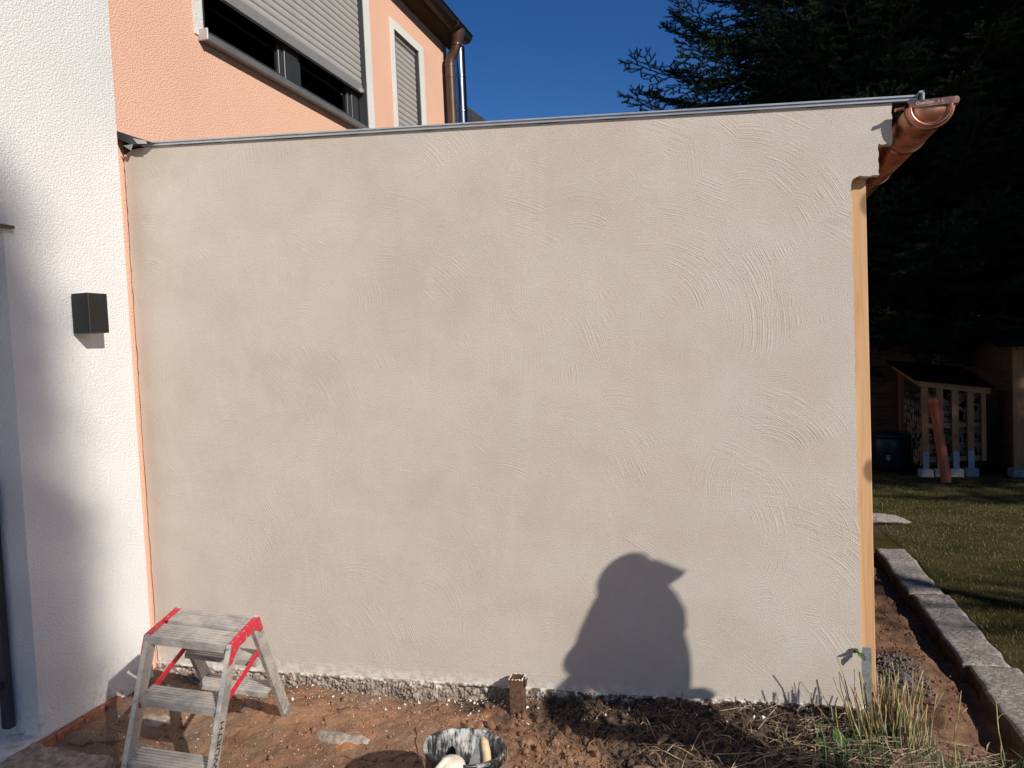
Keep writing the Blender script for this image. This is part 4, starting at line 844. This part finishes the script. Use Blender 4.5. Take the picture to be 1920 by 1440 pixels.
w = MB(); w.add([(p.x-.12, p.y-.06, p.z+1.225), (p.x+.80, p.y+.12, p.z+1.09), (p.x+.78, p.y+1.38, p.z+1.29), (p.x-.20, p.y+1.32, p.z+1.42)], [(0,1,2,3)]); w.v += [(a, b, c-.02) for a, b, c in w.v]; w.f += [(7,6,5,4), (0,4,5,1), (1,5,6,2), (2,6,7,3), (3,7,4,0)]; w.m += [0]*5; w.build('roof_cover', MAT['felt'], rk)
lm = []
for s in range(4):
    w = MB(); r = .055; pl = [(r*math.cos(a)*random.uniform(.8, 1.1), r*math.sin(a)*random.uniform(.8, 1.1)) for a in np.linspace(0, 6.28, 7+s % 2)[:-1]]
    if s % 2: pl = pl[:4]
    n = len(pl); v = [(x, 0, z) for x, z in pl]+[(x, .33, z) for x, z in pl]; w.add(v, [tuple(range(n))[::-1], tuple(range(n, 2*n))], 1); w.add(v, [(i, (i+1) % n, (i+1) % n+n, i+n) for i in range(n)], 0)
    o = w.build('log', [MAT['log_bark'], MAT['log_end']], rk, local=True); lm.append(o.data); bpy.data.objects.remove(o)
for row in range(9):
    for cidx in range(7):
        q = A+dR*(.06+cidx*.098+(row % 2)*.03)+Vector((0, .09+random.uniform(0, .04), .27+row*.088))
        if q.z-A.z > 1.02: continue
        link('log', random.choice(lm), rk, loc=q-rk.location, rot=(0, random.uniform(0, 6), random.uniform(-.08, .08)))
for row in range(9):
    for cidx in range(8):
        q = A+Vector((-.02, .16+cidx*.12, .14+row*.09)); 
        link('log', random.choice(lm), rk, loc=q-rk.location, rot=(0, random.uniform(0, 6), R(-90)+random.uniform(-.1, .1)))
pp = thing('drain_pipe', (5.32, 6.77, -.28), 'orange-red plastic drain pipe leaning upright before the wood rack', 'pipe')
pa, pb = Vector((5.325, 6.70, -.285)), Vector((5.235, 6.86, .70)); dv = (pb-pa).normalized()
w = MB(); w.tube([pa, pa+dv*.80], .055, 24); w.build('tube', MAT['kg_pipe'], pp, 'auto')
w = MB(); w.tube([pa+dv*.79, pa+dv*.83, pa+dv*.93, pa+dv*.94, pa+dv*.965, pa+dv*.975, pa+dv*1.0], [.055, .062, .062, .068, .068, .063, .063], 24, False); w.tube([pa+dv*.95, pa+dv*.951], .05, 16); w.build('socket', MAT['kg_pipe'], pp, 'auto')
bl = thing('rain_barrel', (5.0, 8.1, gz0(8)), 'dark blue-green plastic barrel with lid in deep shade', 'barrel')
w = MB(); w.lathe([(.0001, 0), (.19, 0), (.215, .05), (.235, .25), (.235, .40), (.215, .47), (.0001, .48)], (5.01, 8.1, -.36), 36); w.build('shell', MAT['barrel_plastic'], bl, True)
w = MB(); w.lathe([(.0001, .50), (.20, .50), (.225, .49), (.245, .48), (.245, .455), (.225, .455)], (5.01, 8.1, -.36), 36); w.build('lid', MAT['barrel_plastic'], bl, True)
w = MB(); w.box(4.9, 4.94, 7.84, 7.9, -.2, -.13); w.build('tap', MAT['galvanised'], bl)
sh = thing('garden_shed', (7.2, 8.0, gz0(7.3)), 'brown timber garden shed cut off by the right edge of the picture', 'shed')
sx0, sy0, sz0 = 6.23, 7.32, gz0(7.3)
w = MB(); w.box(sx0, sx0+2.2, sy0, sy0+1.9, sz0+.10, sz0+1.60); w.build('core', MAT['room_dark'], sh)
bm_ = MB(); bm_.box(0, 2.1, -.02, 0, 0, .128, 0, .003); o = bm_.build('front_board', MAT['cabin_wood'], sh, local=True); m1 = o.data; bpy.data.objects.remove(o)
bm_ = MB(); bm_.box(-.02, 0, 0, 1.9, 0, .128, 0, .003); o = bm_.build('side_board', MAT['cabin_wood'], sh, local=True); m2 = o.data; bpy.data.objects.remove(o)
for j in range(12):
    link('board', m1, sh, loc=Vector((sx0+.09, sy0-.001, sz0+.1+j*.13))-sh.location); link('board', m2, sh, loc=Vector((sx0-.001, sy0+.02, sz0+.1+j*.13))-sh.location)
w = MB(); w.box(sx0-.03, sx0+.085, sy0-.045, sy0-.001, sz0+.09, sz0+1.66, 0, .003); w.build('corner_post', MAT['rack_wood'], sh)
w = MB(); w.add([(sx0-.25, sy0-.3, sz0+1.63), (sx0+2.5, sy0-.3, sz0+1.63), (sx0+2.5, sy0+2.1, sz0+1.95), (sx0-.25, sy0+2.1, sz0+1.95)], [(0,1,2,3)]); w.v += [(a, b, c-.05) for a, b, c in w.v]; w.f += [(7,6,5,4), (0,4,5,1), (1,5,6,2), (2,6,7,3), (3,7,4,0)]; w.m += [0]*5; w.build('roof', MAT['felt'], sh)
for k in (0, .8, 1.6):
    w = MB(); w.box(sx0-.05+k, sx0+.13+k, sy0-.10, sy0+.12, sz0-.03, sz0+.09, 0, .006); w.build('block', MAT['concrete'], sh)

# ------------------------------------------------------------------ spruces
def branch(seed, L=3.6):
    r = np.random.default_rng(seed); seg = []                   # (p0, p1, radius)
    n = 26; ts = np.linspace(0, 1, n); droop = r.uniform(.22, .34)
    ax = np.stack([L*ts, .08*np.sin(ts*5+seed)*ts, L*(-droop*ts**1.3+droop*.85*ts**3.2)], -1)
    for i in range(n-1): seg.append((ax[i], ax[i+1], .022*(1-ts[i])+.004, ts[i] > .35))
    s = .35
    side = 1
    while s < L-.03:
        k = s/L; i = min(int(k*(n-1)), n-2); f_ = k*(n-1)-i; p = ax[i]*(1-f_)+ax[i+1]*f_; dr = ax[i+1]-ax[i]; dr /= np.linalg.norm(dr)
        ll = min(.14+.36*(L-s), .95)*r.uniform(.6, 1.05)*min(1, s/.8)
        az = side*R(r.uniform(42, 62)); d = np.array([dr[0]*math.cos(az)-dr[1]*math.sin(az), dr[0]*math.sin(az)+dr[1]*math.cos(az), dr[2]+r.uniform(-.2, .12)]); d /= np.linalg.norm(d)
        m = max(2, int(ll/.125)); q = p; pts = [p]
        for j in range(m):
            d = d+np.array([0, 0, -.07 if j < m*.6 else .09])+r.normal(0, .04, 3); d /= np.linalg.norm(d); q2 = q+d*ll/m; seg.append((q, q2, .005, True)); 
            if j < m:
                for sg in (1, -1):
                    if r.random() < .9:
                        a2 = sg*R(r.uniform(38, 60)); e = np.array([d[0]*math.cos(a2)-d[1]*math.sin(a2), d[0]*math.sin(a2)+d[1]*math.cos(a2), d[2]+r.uniform(-.35, .2)]); e /= np.linalg.norm(e)
                        l3 = r.uniform(.08, .20)*(1-.45*j/m)+.03; b_ = q2+e*l3*.5; c_ = b_+(e+np.array([0, 0, .18]))*l3*.5
                        seg.append((q2, b_, .003, True)); seg.append((b_, c_, .0025, True))
                        if l3 > .13 and r.random() < .6:
                            a3 = -a2*.9; e3 = np.array([e[0]*math.cos(a3)-e[1]*math.sin(a3), e[0]*math.sin(a3)+e[1]*math.cos(a3), e[2]]); seg.append((b_, b_+e3*l3*.5, .0025, True))
            q = q2
        side = -side; s += r.uniform(.075, .125)
    P0 = np.array([q[0] for q in seg]); P1 = np.array([q[1] for q in seg]); rad = np.array([q[2] for q in seg]); nd = np.array([q[3] for q in seg])
    # twig prisms
    D = P1-P0; ln = np.linalg.norm(D, axis=1); Dn = D/ln[:, None]; U = np.cross(Dn, [0, 0, 1.]); U /= np.linalg.norm(U, axis=1)[:, None]+1e-9; Wv = np.cross(Dn, U)
    V = []; 
    for P, rr in ((P0, rad), (P1, rad*.8)):
        for a in (0, 2.09, 4.19): V.append(P+(U*math.cos(a)+Wv*math.sin(a))*rr[:, None])
    V = np.stack(V, 1); k = np.arange(len(seg))*6; F = []
    for a in range(3):
        b = (a+1) % 3; F += [np.stack([k+a, k+b, k+3+b], -1), np.stack([k+a, k+3+b, k+3+a], -1)]
    F = np.concatenate(F); V = V.reshape(-1, 3)
    # needles
    idx = np.repeat(np.arange(len(seg)), np.maximum(1, (ln*nd/.0017).astype(int))*nd.astype(int)); m = len(idx); t_ = r.random(m)
    c = P0[idx]+D[idx]*t_[:, None]; a = r.random(m)*6.283; rd = U[idx]*np.cos(a)[:, None]+Wv[idx]*np.sin(a)[:, None]; rd[:, 2] += .25
    nv = rd*.8+Dn[idx]*.62; nv /= np.linalg.norm(nv, axis=1)[:, None]; sidev = np.cross(nv, rd+Dn[idx]*.3+r.normal(0, .4, (m, 3))); sidev /= np.linalg.norm(sidev, axis=1)[:, None]+1e-9
    Ln = r.uniform(.024, .038, m)[:, None]; wn_ = .0040
    N = np.stack([c-sidev*wn_, c+sidev*wn_, c+nv*Ln], 1).reshape(-1, 3); NF = np.arange(m*3).reshape(-1, 3)+len(V)
    Mi = np.concatenate([np.zeros(len(F), int), np.ones(m, int)])
    return np.concatenate([V, N]), np.concatenate([F, NF]), Mi
BR = []
for sd in range(4):
    V, F, Mi = branch(sd+2); BR.append(tri_mesh('branch', V, F, [MAT['bark'], MAT['spruce_needles']], M=Mi))
print('branch tris', [len(b.polygons) for b in BR])
def spruce(x, y, H, rmax, zlow, label, wh=.42, per=7, sd=0, cone=1., grp='spruces behind the annex', taper=None):
    r = random.Random(sd+100); zg = gz0(y) if y > 0 else -.05
    o = thing('spruce_tree', (x, y, zg), label, 'spruce tree', grp)
    w = MB(); n = 9; w.tube([(x+.04*math.sin(i+sd), y+.04*math.cos(i*1.3), zg-.1+(H+.1)*i/n) for i in range(n+1)], [max(.012, H*.014*(1-i/n)**.9) for i in range(n+1)], 12); w.build('trunk', MAT['bark'], o, True)
    z = zlow; k = 0
    while z < H-.15:
        u = (z-zlow)/(H-zlow); prof = min(1, 1.25*(1-u)**cone)*min(1, .55+u*5) ; Lb = max(.25, rmax*prof)
        for j in range(max(4, int(per*(1-.3*u)))):
            a = 6.283*j/per+k*2.4+r.uniform(-.25, .25); l = Lb*r.uniform(.78, 1.08); s = l/3.6
            link('branch', BR[r.randrange(4)], o, loc=(0, 0, z+r.uniform(-.12, .12)), rot=(r.uniform(-.3, .3), R(-4-22*u+r.uniform(-5, 5)), a), scale=(s, max(s, .45)*r.uniform(.9, 1.1), max(s, .4)*r.uniform(.8, 1.25)))
        z += wh*(1-.35*u)*r.uniform(.85, 1.15); k += 1
spruce(5.3, 10.9, 16.5, 4.6, 1.5, 'largest dark spruce whose left branch tips reach into the blue sky', .27, 10, 1, 1.02)
spruce(8.3, 11.6, 17, 3.9, 1.6, 'dark spruce behind the garden fence on the right', .40, 7, 2, .8)
spruce(6.9, 14.6, 18, 4.2, 1.0, 'second-row dark spruce between the front spruces', .45, 7, 3, .8)
spruce(11.6, 13.2, 17, 4.0, 1.0, 'dark spruce at the far right behind the shed', .5, 7, 4, .8)
spruce(10.2, 17.5, 18, 4.4, .8, 'rear dark spruce glimpsed beyond the right-hand trees', .5, 7, 5, .8)
# trees at the right side of the garden, out of the picture, that shade it
spruce(13.6, 4.6, 19, 3.6, 1.5, 'tall spruce at the right garden boundary outside the picture', .6, 7, 6, .7, 'boundary spruces')
spruce(14.8, .8, 18, 3.3, 2.0, 'boundary spruce nearest the yard outside the picture', .6, 7, 7, .7, 'boundary spruces')
spruce(12.9, 8.8, 19, 3.6, 1.2, 'boundary spruce level with the shed outside the picture', .6, 7, 8, .7, 'boundary spruces')
spruce(18.0, 2.6, 21, 4.0, 2.0, 'farthest boundary spruce outside the picture', .65, 7, 9, .7, 'boundary spruces')
spruce(20.0, -15.75, 16.1, 1.3, 3.0, 'slender lone spruce far out in the sunny direction', .3, 9, 10, .55, 'boundary spruces')
spruce(10.9, 5.9, 15, 3.2, 2.8, 'boundary spruce closest to the shed, mostly outside the picture', .5, 7, 11, .6, 'boundary spruces')
# bare garden tree beyond the right edge; its limbs stripe the lawn and kerb with shade
bt = thing('bare_tree', (11.0, -3.5, -.05), 'leafless garden tree outside the right edge of the picture', 'tree')
w = MB(); w.tube([(11, -3.5, -.2), (11.05, -3.55, 1.5), (10.95, -3.45, 3.2), (11.0, -3.4, 6.8)], [.13, .11, .09, .03], 12); w.build('trunk', MAT['bark'], bt, True)
rb = random.Random(5)
for i in range(34):
    z = 1.9+4.6*i/34; a = rb.uniform(0, 6.28); l = rb.uniform(1.0, 2.1)*(1.1-.09*z*.7); p = Vector((11, -3.45, z)); q = p+Vector((math.cos(a)*l*.8, math.sin(a)*l*.62, l*.35)); w = MB(); P_ = wiggle(p, q, 7, .05); w.tube(P_, [.032-.0035*k for k in range(8)], 6)
    for k in range(2, 8):
        for _ in range(3):
            e = Vector(P_[k])+Vector((rb.uniform(-.5, .5), rb.uniform(-.35, .35), rb.uniform(-.1, .5))); w.tube(wiggle(P_[k], e, 3, .03), [.011, .009, .006, .003], 5)
    w.build('limb', MAT['bark'], bt, True)
# hedge mass behind the fence
n = 30000; x = rng.uniform(1.5, 16, n); y = 10.6+(16-x)*.06+rng.random(n)*1.1+.25*np.sin(x*2.2); z = -.45+rng.random(n)**.8*(2.3+.5*np.sin(x*1.7))
a = rng.normal(0, 1, (n, 3)); a /= np.linalg.norm(a, axis=1)[:, None]; b = np.cross(a, rng.normal(0, 1, (n, 3))); b /= np.linalg.norm(b, axis=1)[:, None]; p = np.stack([x, y, z], -1); s = rng.uniform(.03, .06, n)[:, None]
V = np.stack([p-a*s, p+b*s*.45, p+a*s, p-b*s*.45], 1).reshape(-1, 3)
tag(link('hedge', tri_mesh('hedge', V, np.arange(n*4).reshape(-1, 4), MAT['spruce_needles_blue'])), 'dense dark hedge behind the garden fence', None, None, 'stuff')

# ------------------------------------------------------------------ person beside the photographer, whose shadow falls on the wall
pe = thing('person', (4.07, -1.21, -.03), 'person in cap and dark jacket whose shadow falls on the rendered wall', 'person', rot=(0, 0, R(37)))
def skin(name, verts, edges, radii, mats, parent, sub=2, zsplit=None, root=0):
    me = bpy.data.meshes.new(name); me.from_pydata(verts, edges, []); o = link(name, me, parent)
    md = o.modifiers.new('s', 'SKIN'); md.use_smooth_shade = True; md.branch_smoothing = .6
    if not me.skin_vertices: bpy.context.view_layer.objects.active = o
    for i, rr in enumerate(radii): me.skin_vertices[0].data[i].radius = rr if isinstance(rr, tuple) else (rr, rr)
    me.skin_vertices[0].data[root].use_root = True
    o.modifiers.new('u', 'SUBSURF').levels = sub; o.modifiers['u'].render_levels = sub
    bpy.context.view_layer.update(); m2 = bpy.data.meshes.new_from_object(o.evaluated_get(bpy.context.evaluated_depsgraph_get())); o.modifiers.clear(); o.data = m2; bpy.data.meshes.remove(me)
    for m in mats: m2.materials.append(m)
    if zsplit:
        for p in m2.polygons: p.material_index = zsplit(p.center)
        m2.update()
    return o
V = [(.045, 0, .97), (.04, 0, 1.10), (.05, 0, 1.25), (.0, 0, 1.38), (-.01, 0, 1.47), (.005, 0, 1.53), (.0, 0, 1.585), (.0, 0, 1.648),
     (0, .10, .90), (.02, .11, .52), (-.02, .12, .10), (.10, .13, .045), (0, -.10, .90), (.03, -.11, .52), (-.01, -.12, .10), (.11, -.13, .045),
     (-.03, .16, 1.385), (-.13, .225, 1.31), (-.225, .25, 1.21), (-.08, .23, 1.09), (.03, .20, 1.01), (.065, .19, .985), (-.03, -.16, 1.385), (-.13, -.225, 1.31), (-.225, -.25, 1.21), (-.08, -.23, 1.09), (.03, -.20, 1.01), (.065, -.19, .985)]
Rr = [(.16, .14), (.165, .16), (.165, .16), (.13, .12), .075, .056, .055, .064, .095, .068, .05, .04, .095, .068, .05, .04, .075, .062, .055, .048, .036, .034, .075, .062, .055, .048, .036, .034]
E = [(0,1), (1,2), (2,3), (3,4), (4,5), (5,6), (6,7), (0,8), (8,9), (9,10), (10,11), (0,12), (12,13), (13,14), (14,15), (3,16), (16,17), (17,18), (18,19), (19,20), (20,21), (3,22), (22,23), (23,24), (24,25), (25,26), (26,27)]
for sy in (1, -1):                                            # fingers and thumb, loosely curled
    hb = 21 if sy == 1 else 27
    for j, (dy, L) in enumerate(((-.024, .075), (-.008, .085), (.008, .08), (.024, .065))):
        b = len(V); x0, y0, z0 = .095, sy*.19+dy, .972; V += [(x0, y0, z0), (x0+L*.5, y0, z0-.008), (x0+L*.85, y0, z0-.035)]; Rr += [.0105, .0095, .008]; E += [(hb, b), (b, b+1), (b+1, b+2)]
    b = len(V); V += [(.07, sy*(.19-.045), .99), (.105, sy*(.19-.06), .985)]; Rr += [.012, .010]; E += [(hb, b), (b, b+1)]
def zs(c):
    if c.z > 1.50: return 2
    if c.x > .06 and .90 < c.z < 1.01 and abs(c.y) > .165: return 2
    if c.z < .14: return 3
    return 1 if c.z < .93 else 0
skin('body', V, E, Rr, [MAT['jacket'], MAT['jeans'], MAT['skin'], MAT['boot']], pe, 2, zs)
w = MB(); w.lathe([(.074*math.cos(a), .092*math.sin(a)) for a in np.linspace(-.5, 1.57, 9)], (-.004, 0, 1.657), 28)
w.add([((.022+.134*math.cos(a)*(1 if r_ else .5)), (.075 if not r_ else .066)*math.sin(a), 1.672-(.066 if r_ else 0)-.012*abs(math.sin(a))-d_) for d_ in (0, .004) for r_ in (0, 1) for a in np.linspace(-1.35, 1.35, 13)],
      [(i, i+1, 14+i, 13+i) for i in range(12)]+[(26+i+1, 26+i, 39+i, 40+i) for i in range(12)]+[(13+i, 14+i, 40+i, 39+i) for i in range(12)])
w.build('cap', MAT['cap_cloth'], pe, True, True)
w = MB(); w.lathe([(.073*math.cos(a), .092*math.sin(a)) for a in np.linspace(-1.1, .5, 7)], (-.004, 0, 1.645), 24, R(95), R(265)); w.build('hair', MAT['hair'], pe, True, True)
w = MB(); w.lathe([(.0001, .03), (.012, .0), (.016, -.022), (.0001, -.03)], (.072, 0, 1.632), 10); w.build('nose', MAT['skin'], pe, True, True)
for sy in (-1, 1):
    w = MB(); w.lathe([(.013*math.cos(a), .013*math.sin(a)) for a in np.linspace(-1.57, 1.57, 7)], (.056, sy*.028, 1.648), 12); w.build('eye', MAT['eye_white'], pe, True, True)
    w = MB(); w.lathe([(.0001, .03), (.012, .015), (.012, -.015), (.0001, -.03)], (.0, sy*.072, 1.635), 10); w.build('ear', MAT['skin'], pe, True, True)
w = MB(); w.bar((.068, -.02, 1.592), (.068, .02, 1.592), .01, .007); w.build('mouth', MAT['terracotta'], pe, local=True)
w = MB(); w.lathe([(.15, 1.35), (.148, 1.42), (.130, 1.49), (.108, 1.55), (.088, 1.60), (.066, 1.61)], (.0, 0, 0), 24); w.build('hood_collar', MAT['jacket'], pe, True, True)
